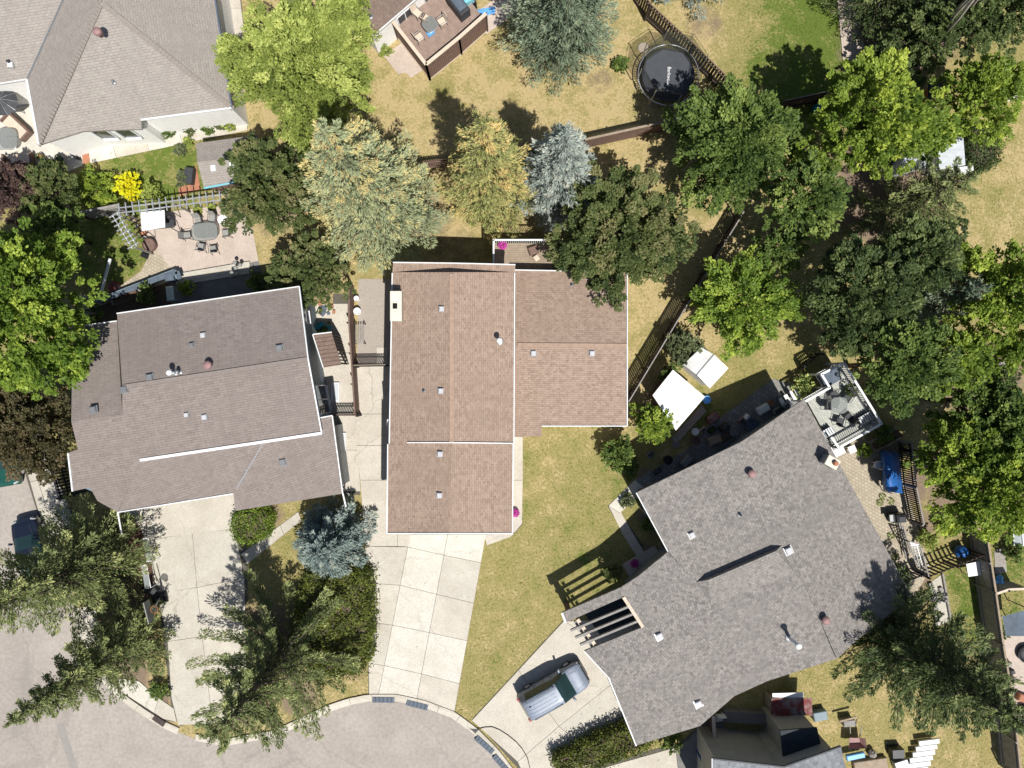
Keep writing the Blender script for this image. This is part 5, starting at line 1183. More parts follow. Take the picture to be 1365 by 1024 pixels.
# steps beside the pale house
s_ = thing('stair', 'small brown stair with rail beside the pale house wall', 'stair', W(318,75))
for k in range(4): MB().box(W(314+k*1.5,70+k*5,.55-.12*k), (1.0,.3,.06), -.12).build('tread', M['wood_brown'], s_)
for x in (308,326): MB().beam(W(x,66,1.3), W(x+6,92,.9), .06,.05).build('handrail', M['wood_grey'], s_)
for x, y, z in ((308,66,1.3),(326,66,1.3),(314,92,.9),(332,92,.9)): p_ = W(x,y,z); MB().box((p_.x,p_.y,z/2), (.07,.07,z)).build('post', M['wood_dark'], s_)
# ------------------------------------------------------------------ raised deck of the rust house
s_ = thing('raised_deck', 'raised brown plank deck with solid railing behind the rust house', 'deck', W(580, 55)); z = 1.3
dq = [W(524,32,z), W(566,84,z), W(644,22,z), W(590,-60,z), W(560,-40,z)]; dv = (dq[2]-dq[1]).normalized(); dn = Vector((-dv.y, dv.x, 0)); pl_ = MB()
for k in range(46):
    o_ = dq[1] + dn*(k*.145+.08); pl_.box((o_.x+dv.x*2.35, o_.y+dv.y*2.35, z), (4.9,.135,.04), math.atan2(dv.y,dv.x))
pl_.build('deck_boards', M['wood_deck'], s_, kind='stuff'); zr = z+.95
for a_, b2 in (((523,28),(568,86)),((568,86),(612,50)),((612,50),(648,18))):
    A_, B_ = W(*a_,zr), W(*b2,zr); MB().beam(A_, B_, .22, .05).build('rail_cap', M['fabric_cream'], s_); t_ = (B_-A_).normalized(); n = int((B_-A_).length/.15); bd = MB()
    for k in range(n): c = A_.lerp(B_, (k+.5)/n); bd.box((c.x,c.y,zr/2), (.135,.03,zr-.04), math.atan2(t_.y,t_.x))
    bd.build('skirting', M['wood_brown'], s_, kind='stuff')
    for c in (A_,B_): MB().box((c.x,c.y,zr/2), (.13,.13,zr)).build('post', M['wood_dark'], s_)
    MB().beam(A_*1.0 - Vector((0,0,zr-.12)), B_ - Vector((0,0,zr-.12)), .08, .1).build('base_board', M['fabric_cream'], s_)
table(W(575,40,z+.02), .45, .45, .72, 'table_glass', 'glass patio table on the raised plank deck', 'grey_metal', .7)
place(chair_proto('grey_metal', 'fabric_cream', 'x', 'chairs on the raised plank deck'), [(557,22,.9,z+.02),(570,30,2.6,z+.02),(590,33,-1.0,z+.02),(560,54,2.2,z+.02)], ['cream chair by the white wall on the raised deck','cream chair turned to the middle of the raised deck','cream chair beside the hot tub on the raised deck','cream chair at the railing corner of the raised deck'])
s_ = thing('barbecue', 'covered charcoal barbecue on the raised plank deck', 'barbecue', W(612,14,z)); c = W(612,14,z)
MB().bbox((c.x,c.y,z+.5), (1.5,.75,.9), -.9, .06).build('cabinet', M['charcoal'], s_); MB().bbox((c.x,c.y,z+1.0), (1.1,.6,.16), -.9, .05).build('lid', M['slate_blue'], s_); MB().tube([(c.x-.3,c.y+.1,z+1.02),(c.x+.2,c.y-.5,z+1.02)], .02, 6).build('handle', M['light_metal'], s_)
s_ = thing('toddler_slide', 'bright blue plastic slide on the pink paving by the deck', 'slide', W(650,20)); 
sp = [W(660,14,.1), W(652,16,.25), W(640,18,.75), W(636,19,.95)]
MB().add([p+Vector((0,o_,z_)) for p in sp for o_, z_ in ((-.24,.1),(-.2,0),(.2,0),(.24,.1))], [(i*4+j,i*4+j+1,i*4+4+j+1,i*4+4+j) for i in range(3) for j in range(3)]).build('chute', M['slide_blue'], s_)
for k in range(4): p_ = W(634-k*.6,22+k*4,.9-k*.22); MB().box(p_, (.5,.14,.04)).build('rung', M['water_blue'], s_)
for x in (630,640): MB().beam(W(x,20,.95), W(x-3,38,.05), .06,.08).build('side_rail', M['water_blue'], s_)
tag(MB().bbox(W(627,6,.5), (.7,.5,.9), .5, .05).build('deck_box', M['black_metal']), 'black box beside the blue slide', 'box')
tag(MB().bbox(W(617,-2,z+.3), (1.2,.9,.5), .5, .08).build('paddling_pool', M['water_blue']), 'pale turquoise paddling pool at the edge of the raised deck', 'pool')
tag(MB().bbox(W(574,44,.0+z+.12), (.5,.3,.2), .7).build('cooler_box', M['slide_blue']), 'small blue cooler beside the deck railing', 'cooler')
# ------------------------------------------------------------------ trampoline
tc = W(891, 100, .9); tr_ = thing('trampoline', 'round black trampoline with safety net beside the dark slatted fence', 'trampoline', (tc.x, tc.y, 0)); R_ = 1.72
MB().lathe((tc.x,tc.y,.88), [(.01,.0),(R_,.0),(R_,.02),(.01,.021)], 40).build('jump_mat', M['trampoline_mat'], tr_)
rim = [(tc.x+1.98*math.cos(a_*math.pi/24), tc.y+1.98*math.sin(a_*math.pi/24), .9) for a_ in range(49)]; MB().tube(rim, .035, 8, False).build('frame_ring', M['light_metal'], tr_)
sp = MB()
for k in range(72):
    a_ = k*math.pi/36; sp.beam((tc.x+R_*math.cos(a_), tc.y+R_*math.sin(a_), .9), (tc.x+1.97*math.cos(a_), tc.y+1.97*math.sin(a_), .9), .03, .03)
sp.build('springs', M['black_metal'], tr_, kind='stuff')
tops = []
for k in range(8):
    a_ = k*math.pi/4 + .2; b0 = Vector((tc.x+1.98*math.cos(a_), tc.y+1.98*math.sin(a_), 0)); tp = Vector((tc.x+2.12*math.cos(a_), tc.y+2.12*math.sin(a_), 2.75)); tops.append(tp)
    MB().tube([b0, b0+Vector((0,0,.9)), b0+Vector((.12*math.cos(a_),.12*math.sin(a_),1.05)), tp], .028, 7).build('net_pole', M['light_metal'], tr_)
    MB().tube([b0+Vector((0,0,.02)), b0+Vector((-.35*math.sin(a_),.35*math.cos(a_),.02)), b0+Vector((-.35*math.sin(a_),.35*math.cos(a_),.88))], .025, 6).build('leg', M['grey_metal'], tr_)
nv = []; nf = []
for k in range(8):
    a_ = k*math.pi/4 + .2; nv += [(tc.x+1.7*math.cos(a_), tc.y+1.7*math.sin(a_), .92), tuple(tops[k]*1.0 - Vector((.12*math.cos(a_),.12*math.sin(a_),.02)))]
nf = [(2*k, (2*k+2) % 16, (2*k+3) % 16, 2*k+1) for k in range(8)]
MB().add(nv, nf).build('safety_net', M['net'], tr_); MB().tube([tuple(p) for p in tops+tops[:1]], .014, 5, False).build('net_cord', M['black_metal'], tr_)
fcv = bpy.data.curves.new('lettering', 'FONT'); fcv.body = 'Berkwood'; fcv.size = .30; fcv.align_x = 'CENTER'; fcv.align_y = 'CENTER'; fcv.extrude = .002
fo = bpy.data.objects.new('lettering_source', fcv); COL.objects.link(fo); bpy.context.view_layer.update()
me = bpy.data.meshes.new_from_object(fo); bpy.data.objects.remove(fo); lo_ = link('lettering', me, M['white_plastic'], tr_); p_ = W(891.5,102,.905) - ORG[tr_.name]; lo_.location = p_; lo_.rotation_euler = (0,0,-1.62); lo_.scale = (1,1.1,1); ORG[lo_.name] = Vector()
tag(MB().lathe(W(857,64), [(.02,0),(.3,.02),(.36,.06),(.3,.12),(.02,.14)], 18).build('garden_stool', M['fabric_cream']), 'pale round stool beneath the trampoline net', 'stool')
# ------------------------------------------------------------------ grey yard beside the brown house
for k, (x, y, r_) in enumerate(((477,399,.17),(478,416,.24))): tag(MB().lathe(W(x,y), [(r_*.8,0),(r_,.35),(r_*1.05,.45),(r_*.85,.45),(r_*.8,.35),(.02,.34)], 16).build('plant_pot', M['white_plastic']), ('smaller','larger')[k] + ' white round pot on the gravel yard', 'pot', 'white pots on the gravel yard')
s_ = thing('garden_bench', 'thin-framed bench beside the brown side fence', 'bench', W(480,444))
for k in range(4): MB().beam(W(475+k*3.2,432,.45), W(475+k*3.2,458,.45), .07, .03).build('seat_slat', M['wood_grey'], s_)
for y in (432,458):
    for x in (474,486): p_ = W(x,y,.4); MB().box((p_.x,p_.y,.3), (.05,.05,.62)).build('leg', M['black_metal'], s_)
MB().beam(W(473,431,.75), W(473,459,.75), .04, .1).build('backrest', M['black_metal'], s_)
s_ = thing('toy_heap', 'heap of turquoise inflatable toys beside the lean-to shed', 'toys', W(430,437)); rr_ = random.Random(5)
for k in range(16): MB().blob(W(421+rr_.uniform(0,20), 430+rr_.uniform(0,12), .15+rr_.uniform(0,.25)), rr_.uniform(.12,.24), 1, rr_.uniform(.5,1), .6, 9, 6, .2).build('toy', M[rr_.choice(['turquoise','water_blue','turquoise','plastic_blue','leaf_lime'])], s_)
s_ = thing('tool_pile', 'pile of tools and pots on the paving below the olive tree', 'tools', W(435,413))
for k in range(9): MB().bbox(W(424+rr_.uniform(0,22), 402+rr_.uniform(0,20), .1), (rr_.uniform(.15,.5),rr_.uniform(.1,.3),.2), rr_.uniform(0,3), .02).build('item', M[rr_.choice(['wood_tan','terracotta','stone','slate_blue','fabric_cream'])], s_)
s_ = thing('window_well', 'white-framed window well on the side walk', 'window well', W(448,523)); MB().box(W(447,523,.1), (.55,1.3,.2)).build('frame', M['white'], s_); MB().box(W(447,523,.21), (.4,1.1,.02)).build('cover', M['vinyl_clear'], s_)
s_ = thing('window_well', 'white-framed window well beside the grey-brown front wing', 'window well', W(455,592)); MB().box(W(456,592,.1), (.5,1.5,.2)).build('frame', M['white'], s_); MB().box(W(456,592,.21), (.36,1.3,.02)).build('cover', M['vinyl_clear'], s_)
hs_ = [W(460+14*math.cos(k*.5), 632+8*math.sin(k*.5), .03) for k in range(12)]; tag(MB().tube(hs_, .02, 6).build('garden_hose', M['leaf_green']), 'green garden hose looped on the side walk', 'hose')
tag(MB().tube([W(446,560,.03), W(457,572,.03), W(462,590,.03), W(463,605,.03)], .012, 6).build('cable', M['black_metal']), 'thin dark cable on the side walk', 'cable')
def petunia(x, y, z, label):
    r = thing('hanging_basket', label, 'flowers', W(x,y,z)); p_ = W(x,y,z); MB().lathe(p_, [(.1,0),(.2,.2),(.18,.2),(.02,.18)], 12).build('pot', M['terracotta'], r)
    gg = np.random.default_rng(int(x)); n = 220; po = rdir(gg,n)*.26; po[:,2] = np.abs(po[:,2])*.7+.22; link('petals', leaf_mesh('petals', po, gg.normal(size=(n,3)), gg.normal(size=(n,3))+[0,0,1.5], .1, .08, gg.uniform(0,1,n)), M['magenta'], r)
petunia(670,328,2.45,'magenta petunia pot on the white-railed balcony deck'); petunia(687,683,.06,'magenta petunias beside the garage walk'); petunia(845,750,.2,'magenta petunia pot on the shaded porch slab')
tag(MB().bbox(W(711,334,2.62), (.6,.5,.35), .3, .05).build('deck_chair', M['wood_brown']), 'brown cushion seat on the balcony deck under the olive tree', 'seat')
tag(MB().bbox(W(715,344,2.55), (.35,.35,.2), .6, .05).build('plant_tray', M['fabric_cream']), 'cream tray at the balcony deck end', 'tray')
# ------------------------------------------------------------------ front garden: hockey nets, basketball hoop
def goal(x, y, yaw, label):
    l = W(x, y); r = thing('hockey_goal', label, 'goal', l, 'street hockey goals', yaw); ORG[r.name] = Vector((0,0,0)); w_, h_, d_ = 1.5, 1.15, .75
    MB().tube([(-w_/2,0,0),(-w_/2,0,h_),(w_/2,0,h_),(w_/2,0,0)], .035, 8).build('goal_frame', M['white_plastic'], r); MB().tube([(-w_/2,0,.03),(-w_/2,d_,.03),(w_/2,d_,.03),(w_/2,0,.03)], .025, 8).build('base_bar', M['white_plastic'], r)
    MB().tube([(-w_/2,0,h_),(-w_/2,d_*.5,h_),(-w_/2,d_,.03)], .02, 6).build('side_bar', M['white_plastic'], r); MB().tube([(w_/2,0,h_),(w_/2,d_*.5,h_),(w_/2,d_,.03)], .02, 6).build('side_bar', M['white_plastic'], r)
    MB().add([(-w_/2,0,h_),(w_/2,0,h_),(w_/2,d_*.5,h_),(-w_/2,d_*.5,h_),(w_/2,d_,.03),(-w_/2,d_,.03)], [(0,1,2,3),(3,2,4,5)]).build('netting', M['vinyl_clear'], r)
goal(212, 727, 1.75, 'white street hockey goal beside the mulch bed'); goal(210, 762, 1.75, 'white street hockey goal standing next to the basketball hoop')
s_ = thing('basketball_hoop', 'portable basketball hoop with grey backboard over the driveway edge', 'basketball hoop', W(208,795)); z = 3.0
MB().bbox(W(213,797,.15), (1.0,.7,.3), .2, .06).build('base', M['black_metal'], s_); c = W(197,816,3.0); MB().box((c.x,c.y,2.9), (.06,1.35,.85), .25, .12).build('backboard', M['fabric_grey'], s_)
MB().tube([W(213,797,.2), W(207,808,1.6), W(199,815,2.7)], .05, 8).build('pole', M['light_metal'], s_); rc = W(205,813,2.75)
MB().tube([(rc.x+.23*math.cos(k*.524), rc.y+.23*math.sin(k*.524), 2.7) for k in range(13)], .014, 6, False).build('rim', M['orange'], s_); MB().lathe((rc.x,rc.y,2.3), [(.14,0),(.22,.4)], 12).build('net', M['net'], s_)
s_ = thing('yard_rubbish', 'dark plastic bin and boxes under the basketball hoop', 'bins', W(200,788))
MB().bbox(W(197,785,.35), (.5,.5,.7), .3, .05).build('bin', M['black_metal'], s_); MB().bbox(W(206,787,.25), (.45,.35,.5), .8, .04).build('box', M['charcoal'], s_)
# ------------------------------------------------------------------ storm drain plates, hose, bins
for k, (x, y, yaw, l_) in enumerate(((511,933,-.02,1.45),(556,940,-.25,1.45),(646,993,-.72,1.5),(668,1018,-.85,1.4),(212,961,-.6,.9))):
    lb = ('grey drain plate on the kerb at the pale driveway foot','second grey drain plate along the curve of the kerb','grey drain plate on the kerb by the forecourt','grey drain plate on the kerb beyond the forecourt hose','rusty dark drain grate beside the small juniper')[k]
    s_ = thing('drain_plate', lb, 'drain', W(x,y), 'drain plates on the kerb'); MB().bbox(W(x,y,.115), (l_,.38,.05), yaw, .015).build('plate', M['slate_blue' if k < 4 else 'wood_dark'], s_)
    c = W(x,y,.146)
    for j in range(5): 
        o_ = (j-2)*l_/5.5; MB().box((c.x+o_*math.cos(yaw), c.y+o_*math.sin(yaw), .146), (.05,.3,.012), yaw).build('bar', M['charcoal'], s_)
tag(MB().add([W(627,972,.13),W(638,972,.13),W(634,978,.13),W(627,972,.02),W(638,972,.02),W(634,978,.02)], [(2,1,0),(3,4,5),(0,1,4,3),(1,2,5,4),(2,0,3,5)]).build('kerb_wedge', M['charcoal']), 'small black wedge on the kerb', 'wedge')
tag(MB().tube([W(*p,.085) for p in ((636,972),(646,969.5),(656,969),(666,973),(677,980),(688,989),(696,998),(703,1010),(708,1030))], .025, 6).build('garden_hose', M['rubber']), 'black hose curving across the pale forecourt', 'hose')
for x, y, lb in ((935,1003,'blue wheelie bin by the beige wall of the blue-grey roofed house'),):
    s_ = thing('wheelie_bin', lb, 'bin', W(x,y)); c = W(x,y); MB().bbox((c.x,c.y,.5), (.6,.7,1.0), .3, .03).build('body', M['plastic_blue'], s_); MB().bbox((c.x,c.y,1.03), (.66,.78,.08), .3, .03).build('lid', M['plastic_blue'], s_)
    for sx in (-.25,.25): MB().tube([(c.x+sx-.03,c.y-.32,.1),(c.x+sx+.03,c.y-.32,.1)], .1, 10).build('wheel', M['rubber'], s_)
s_ = thing('garden_chair', 'white plastic chair in the shade by the grey house', 'chair', W(955,955)); c = W(957,953); MB().bbox((c.x,c.y,.42), (.55,.5,.05), .1).build('seat', M['white_plastic'], s_); MB().box((c.x,c.y+.26,.75), (.55,.05,.6), .1).build('backrest', M['white_plastic'], s_)
for a_ in (-.22,.22):
    for b2 in (-.2,.2): MB().box((c.x+a_,c.y+b2,.2), (.05,.05,.42)).build('leg', M['white_plastic'], s_)
s_ = thing('wood_fence', 'short beige fence end beside the beige house wall', 'fence', W(950,985)); MB().beam(W(951,955,1.6), W(954,1010,1.6), .2, .08).build('top_rail', M['fabric_cream'], s_)
for k in range(14): p_ = W(951+k*.22,956+k*4,1.5); MB().box((p_.x,p_.y,.75), (.03,.18,1.5)).build('board', M['wood_brown'], s_)
s_ = MB().blob(W(1243,1,0), .1).build('stone_lump', M['stone']); tag(s_, 'stone at the top edge of the shaded bed', 'stone')
# timber edging by the pine
for k, (a_, b2, lb) in enumerate((((1240,777),(1246,806),'weathered timber edging at the mulch bed by the corner fence'),((1246,806),(1249,828),'lower weathered timber edging at the mulch bed'),((1253,783),(1260,802),'short timber lying on the grey strip'),((1256,764),(1268,832),'long thin timber edging along the green lawn strip'))):
    tag(MB().beam(W(*a_,.1), W(*b2,.1), .26 if k < 3 else .12, .2).build('timber', M['wood_grey']), lb, 'timber', 'timber edging')
# white sheet on the slat fence, blue ball, neighbour items
s_ = thing('table_cover', 'white rectangular table by the gapped dark slat fence', 'table', W(1304,760)); q4 = [W(1288,752,.8), W(1317,746,.8), W(1320,765,.8), W(1291,769,.8)]; MB().prism(q4, .75, .8).build('table_top', M['white_plastic'], s_)
for p_ in inset(q4, .08): MB().box((p_.x,p_.y,.37), (.06,.06,.75)).build('leg', M['white_plastic'], s_)
tag(MB().blob(W(1281,735,.42), .42, n=16, m=10).build('exercise_ball', M['plastic_blue'], None, True), 'shiny dark blue ball in the shade of the slat fence', 'ball')
tag(MB().blob(W(1090,145,.35), .35, n=16, m=10).build('exercise_ball', M['turquoise'], None, True), 'turquoise ball in the shade at the end of the green lawn', 'ball')
s_ = thing('toy_heap', 'blue plastic toys beyond the tall grey fence', 'toys', W(1332,778))
for k in range(7): MB().blob(W(1330+rr_.uniform(-3,5), 772+rr_.uniform(-8,14), .3), rr_.uniform(.15,.28), n=8, m=6, jit=.2).build('toy', M['slide_blue'], s_)
s_ = thing('canvas_canopy', 'grey canvas canopy beyond the tall grey fence', 'canopy', W(1360,832)); z = 2.0; q4 = [W(1336,822,z), W(1372,812,z), W(1376,848,z), W(1341,848,z)]
mid_ = (q4[0]+q4[3])/2; mid2 = (q4[1]+q4[2])/2; mt_ = [W(1357,816,z+.25), W(1358,848,z+.25)]; MB().add([q4[0],mt_[0],mt_[1],q4[3],q4[1],q4[2]], [(3,2,1,0),(2,5,4,1)]).build('canopy', M['slate_blue'], s_)
for p_ in q4: MB().box((p_.x,p_.y,z/2), (.06,.06,z)).build('pole', M['grey_metal'], s_)
s_ = thing('fire_pit', 'round black fire pit on the paving beyond the tall fence', 'fire pit', W(1365,870)); MB().lathe(W(1365,870), [(.5,0),(.6,.3),(.52,.34),(.45,.25),(.02,.2)], 20).build('bowl', M['black_metal'], s_); MB().lathe(W(1365,870), [(.44,.21),(.3,.27),(.02,.28)], 14).build('ash', M['charcoal'], s_)
for k, (x, y, c_, lb) in enumerate(((1344,885,'stone','grey pot by the tall fence'),(1348,895,'charcoal','dark bicycle part by the tall fence'),(1350,905,'stone','pale basket by the tall fence'),(1362,930,'terracotta','rust-brown crate beyond the tall fence'),(1366,945,'charcoal','dark crate beyond the tall fence'),(1365,968,'slate_blue','blue-grey tarp bundle beyond the tall fence'))):
    tag(MB().bbox(W(x,y,.2), (.5 if k > 2 else .3, .6 if k > 2 else .3, .4), k*.4, .05).build('yard_item', M[c_]), lb, 'crate', 'items beyond the tall fence')
# ------------------------------------------------------------------ grey house yard: things stored in the shade
s_ = thing('blue_bucket', 'pale blue bucket at the corner of the white flat-roofed shed', 'bucket', W(942,533)); MB().lathe(W(942,533,.3), [(.2,-.3),(.28,.05),(.25,.06),(.2,-.1),(.02,-.1)], 12).build('pail', M['slide_blue'], s_)
junk = [(948,557,.8,'red toy wagon','wagon','red',.6),(963,569,.6,'dark wooden crate','crate','wood_dark',.7),(925,575,.5,'white plastic tub','tub','white_plastic',.4),(936,573,.45,'cream bag of soil','bag','fabric_cream',.3),(948,573,.5,'green watering tub','tub','leaf_green',.4),
 (925,587,.6,'brown chair frame','chair','wood_brown',.7),(950,586,.9,'white-edged drawer unit','drawers','wood_tan',.6),(966,583,.5,'terracotta planter box','planter','terracotta',.4),(975,575,.6,'grey storage tub','tub','grey_metal',.5),(986,560,.4,'pink toy pram','toy','pink_vent',.5),
 (993,556,.4,'white laundry basket','basket','white_plastic',.45),(1000,566,.9,'long grey kayak cover','cover','slate_blue',.5),(1015,545,.8,'white cooler with black lid','cooler','white_plastic',.5),(1032,547,.5,'grey stone urn','urn','stone',.6),(1025,537,.4,'rusty garden cart','cart','terracotta',.4),(1045,540,.6,'teal potting bench','bench','siding_blue',.8),
 (912,613,.8,'grey plastic water butt','barrel','grey_metal',.8),(888,612,.6,'black compost bin','bin','black_metal',.7),(875,628,.5,'dark stack of trays','trays','charcoal',.3),(866,605,.5,'teal folded parasol base','base','siding_blue',.4),(900,592,.5,'flat stepping slab','slab','stone',.1),(884,580,.4,'brown clay pot','pot','terracotta',.35)]
for k, (x, y, d, lb, ct, mt_, hh) in enumerate(junk):
    s_ = thing('stored_goods', lb + ' stored in the shade along the grey house wall', ct, W(x,y)); c = W(x,y); yaw = .5 + rr_.uniform(-.4,.4)
    if k % 3 == 2: MB().lathe(c, [(d*.38,0),(d*.48,hh*.8),(d*.5,hh),(d*.42,hh),(d*.4,hh*.7),(.02,hh*.68)], 14).build('body', M[mt_], s_)
    else: MB().bbox((c.x,c.y,hh/2), (d,d*.62,hh), yaw, .03).build('body', M[mt_], s_); MB().bbox((c.x,c.y,hh+.04), (d*.8,d*.45,.08), yaw, .02).build('lid', M['charcoal' if k % 2 else mt_], s_)
s_ = thing('wood_rack', 'rack of grey planks along the white flat-roofed shed', 'planks', W(925,562))
for k in range(5): MB().beam(W(896+k*1.2,585+k*1.5,.2+.05*k), W(936+k*1.2,541+k*1.5,.2+.05*k), .12,.04).build('plank', M['wood_grey'], s_)
s_ = thing('window_bench', 'white-slatted bench beside the deck corner', 'bench', W(1055,528))
for k in range(4): MB().beam(W(1040+k*6.5,531-k*4.6,.5), W(1047+k*6.5,543-k*4.6,.5), .25,.05).build('slat', M['white_plastic'], s_)
for x, y in ((1040,531),(1067,524)): p_ = W(x,y,.4); MB().box((p_.x,p_.y,.22), (.08,.3,.45), .5).build('leg', M['siding_blue'], s_)
# ------------------------------------------------------------------ white-railed deck
s_ = thing('raised_deck', 'raised grey deck with white railing at the end of the grey house', 'deck', W(1120,540)); z = 1.6
dp = [(1097,498),(1123,485),(1172,564),(1112,600),(1073,530),(1106,516)]; P = ccw([W(x,y,z) for x, y in dp]); MB().prism(P, z-.15, z).build('floor', M['pavers_deck'], s_); zr = z+1.0
ed = [(1074,535),(1106,517),(1095,499),(1125,484),(1175,565),(1118,597),(1108,583)]
for a_, b2 in zip(ed, ed[1:]):
    A_, B_ = W(*a_,zr), W(*b2,zr); MB().beam(A_, B_, .14, .06).build('handrail', M['white'], s_); t_ = (B_-A_).normalized(); n = max(2,int((B_-A_).length/.13)); bl = MB()
    for k in range(n): c = A_.lerp(B_, (k+.5)/n); bl.box((c.x,c.y,z+.48), (.035,.035,.95))
    bl.build('balusters', M['charcoal'], s_, kind='stuff'); MB().beam(A_-Vector((0,0,.9)), B_-Vector((0,0,.9)), .06,.06).build('bottom_rail', M['white'], s_)
    MB().box((A_.x,A_.y,zr/2), (.12,.12,zr+.05)).build('post', M['white'], s_)
tb = table(W(1112,540,z), .5, .5, .72, 'table_glass', 'glass table on the white-railed deck', 'light_metal')
place(chair_proto('black_metal', 'charcoal', 'x', 'chairs on the white-railed deck'), [(1100,541,1.5,z),(1108,526,.4,z),(1126,530,-.6,z),(1128,556,-2.4,z),(1116,562,2.9,z)], ['black deck chair with its back to the grey roof','black deck chair in the notch of the white railing','black deck chair on the leaf-strewn side of the glass table','black deck chair facing away from the covered swing','black deck chair near the lower white railing'])
for k, (x, y, lb) in enumerate(((1098,585-8,'low dark slatted bench at the roof side of the deck'),(1150,557,'low dark slatted bench along the lower deck railing'))):
    s2x = thing('slatted_bench', lb, 'bench', W(x,y,z)); c = W(x,y,z)
    for j in range(6): o_ = (j-2.5)*.16; MB().box((c.x+o_*.86, c.y+o_*.5, z+.42), (.11,.5,.04), .53).build('slat', M['light_metal'], s2x)
    MB().box((c.x,c.y,z+.2), (1.0,.42,.36), .53).build('frame', M['black_metal'], s2x)
tag(MB().bbox(W(1107,503,z+.12), (1.2,.9,.2), .5, .04).build('deck_mat', M['slate_blue']), 'blue-grey padded mat in the shaded corner of the deck', 'mat')
s_ = thing('deck_plant', 'potted leafy plant against the deck railing', 'plant', W(1130,520,z)); MB().lathe(W(1130,520,z), [(.15,0),(.2,.3),(.02,.28)], 12).build('pot', M['charcoal'], s_); gg = np.random.default_rng(5); po = rdir(gg,300)*.4+np.array([0,0,.55]); link('leaves', leaf_mesh('leaves', po, gg.normal(size=(300,3)), gg.normal(size=(300,3))+[0,0,1], .14,.07, gg.uniform(0,1,300)), M['leaf_dark'], s_)
# stair of the deck
s_ = thing('deck_stair', 'narrow white-edged stair down from the deck to the tan pavers', 'stair', W(1112,600))
for k in range(5): MB().box(W(1110+k*2.0,588+k*4.2,1.4-k*.28), (.3,.9,.05), -1.1).build('tread', M['light_metal'], s_)
# ------------------------------------------------------------------ tan patio
s_ = thing('covered_swing', 'large garden swing under a bright blue tarp on the tan pavers', 'swing', W(1188,632)); z = 1.7; nx_, ny_ = 7, 9; vv = []
for j in range(ny_):
    for i in range(nx_):
        u_, v_ = i/(nx_-1), j/(ny_-1); x = 1175+u_*26+(v_-.5)*4; y = 602+v_*54+ (u_-.5)*4; zz = .5+1.25*math.sin(math.pi*min(1,.12+u_*.88))**.5 if u_ > .0 else .45
        vv.append(W(x+rr_.uniform(-1,1), y+rr_.uniform(-1,1), zz*(1 if .05 < v_ < .95 else .75)))
fs = [(j*nx_+i,(j+1)*nx_+i,(j+1)*nx_+i+1,j*nx_+i+1) for j in range(ny_-1) for i in range(nx_-1)]; MB().add(vv, fs).build('tarp', M['tarp_blue'], s_, True)
for x, y in ((1174,606),(1200,606),(1176,654),(1201,652)): p_ = W(x,y); MB().tube([p_, p_+Vector((0,0,1.2))], .03, 6).build('leg', M['black_metal'], s_)
MB().box(W(1187,630,.45), (.6,2.2,.08)).build('seat', M['wood_brown'], s_)
s_ = thing('garden_chair', 'white moulded plastic chair beside the blue tarp swing', 'chair', W(1165,619)); c = W(1165,619)
MB().lathe((c.x,c.y,.4), [(.2,0),(.27,.02),(.27,.05),(.2,.06)], 16).build('seat', M['white_plastic'], s_); bk = [(c.x+.28*math.cos(a_*math.pi/10-1.2), c.y+.28*math.sin(a_*math.pi/10-1.2), .78) for a_ in range(15)]; MB().tube(bk, .035, 8).build('backrest', M['white_plastic'], s_)
for k in range(0,15,2): MB().beam((bk[k][0],bk[k][1],.78), (bk[k][0]*.98+c.x*.02,bk[k][1]*.98+c.y*.02,.44), .06,.02).build('back_slat', M['white_plastic'], s_)
for k in range(4): a_ = .8+k*math.pi/2; MB().beam((c.x+.2*math.cos(a_),c.y+.2*math.sin(a_),.42), (c.x+.27*math.cos(a_),c.y+.27*math.sin(a_),0), .05,.04).build('leg', M['white_plastic'], s_)
s_ = thing('side_table', 'white square stool on the tan pavers below the deck', 'stool', W(1136,599)); c = W(1136,599,.5); MB().bbox((c.x,c.y,.5), (.5,.5,.06), .4).build('top', M['white_plastic'], s_)
for a_ in (-.2,.2):
    for b2 in (-.2,.2): MB().box((c.x+a_*.9-b2*.4,c.y+b2*.9+a_*.4,.24), (.06,.06,.47)).build('leg', M['white_plastic'], s_)
s_ = thing('barbecue', 'black kettle barbecue on the tan pavers', 'barbecue', W(1190,688)); c = W(1190,688); MB().bbox((c.x,c.y,.45), (.85,.55,.75), .1, .04).build('cabinet', M['black_metal'], s_); MB().bbox((c.x+.05,c.y,.95), (.6,.5,.28), .1, .12).build('lid', M['charcoal'], s_); MB().box((c.x-.5,c.y,.8), (.25,.45,.03), .1).build('side_shelf', M['grey_metal'], s_)
s_ = thing('wooden_planter', 'pale wooden trough planter beside the blue tarp swing', 'planter', W(1180,590)); MB().beam(W(1168,601,.5), W(1200,583,.5), .1,.3).build('front_board', M['wood_tan'], s_); MB().beam(W(1160,590,.5), W(1192,572,.5), .1,.3).build('back_board', M['wood_grey'], s_); MB().prism([W(1168,600),W(1200,582),W(1193,573),W(1161,591)], 0, .42).build('soil', M['soil'], s_)
for k in range(3): tag(MB().beam(W(1197+k*3.5,690+k*6,.35), W(1208+k*3,745-k*4,.35), .08,.08).build('leaning_pole', M['wood_grey']), ('inner','middle','outer')[k] + ' grey pole lying beside the lattice panel', 'pole', 'poles beside the lattice panel')
gg = np.random.default_rng(31)
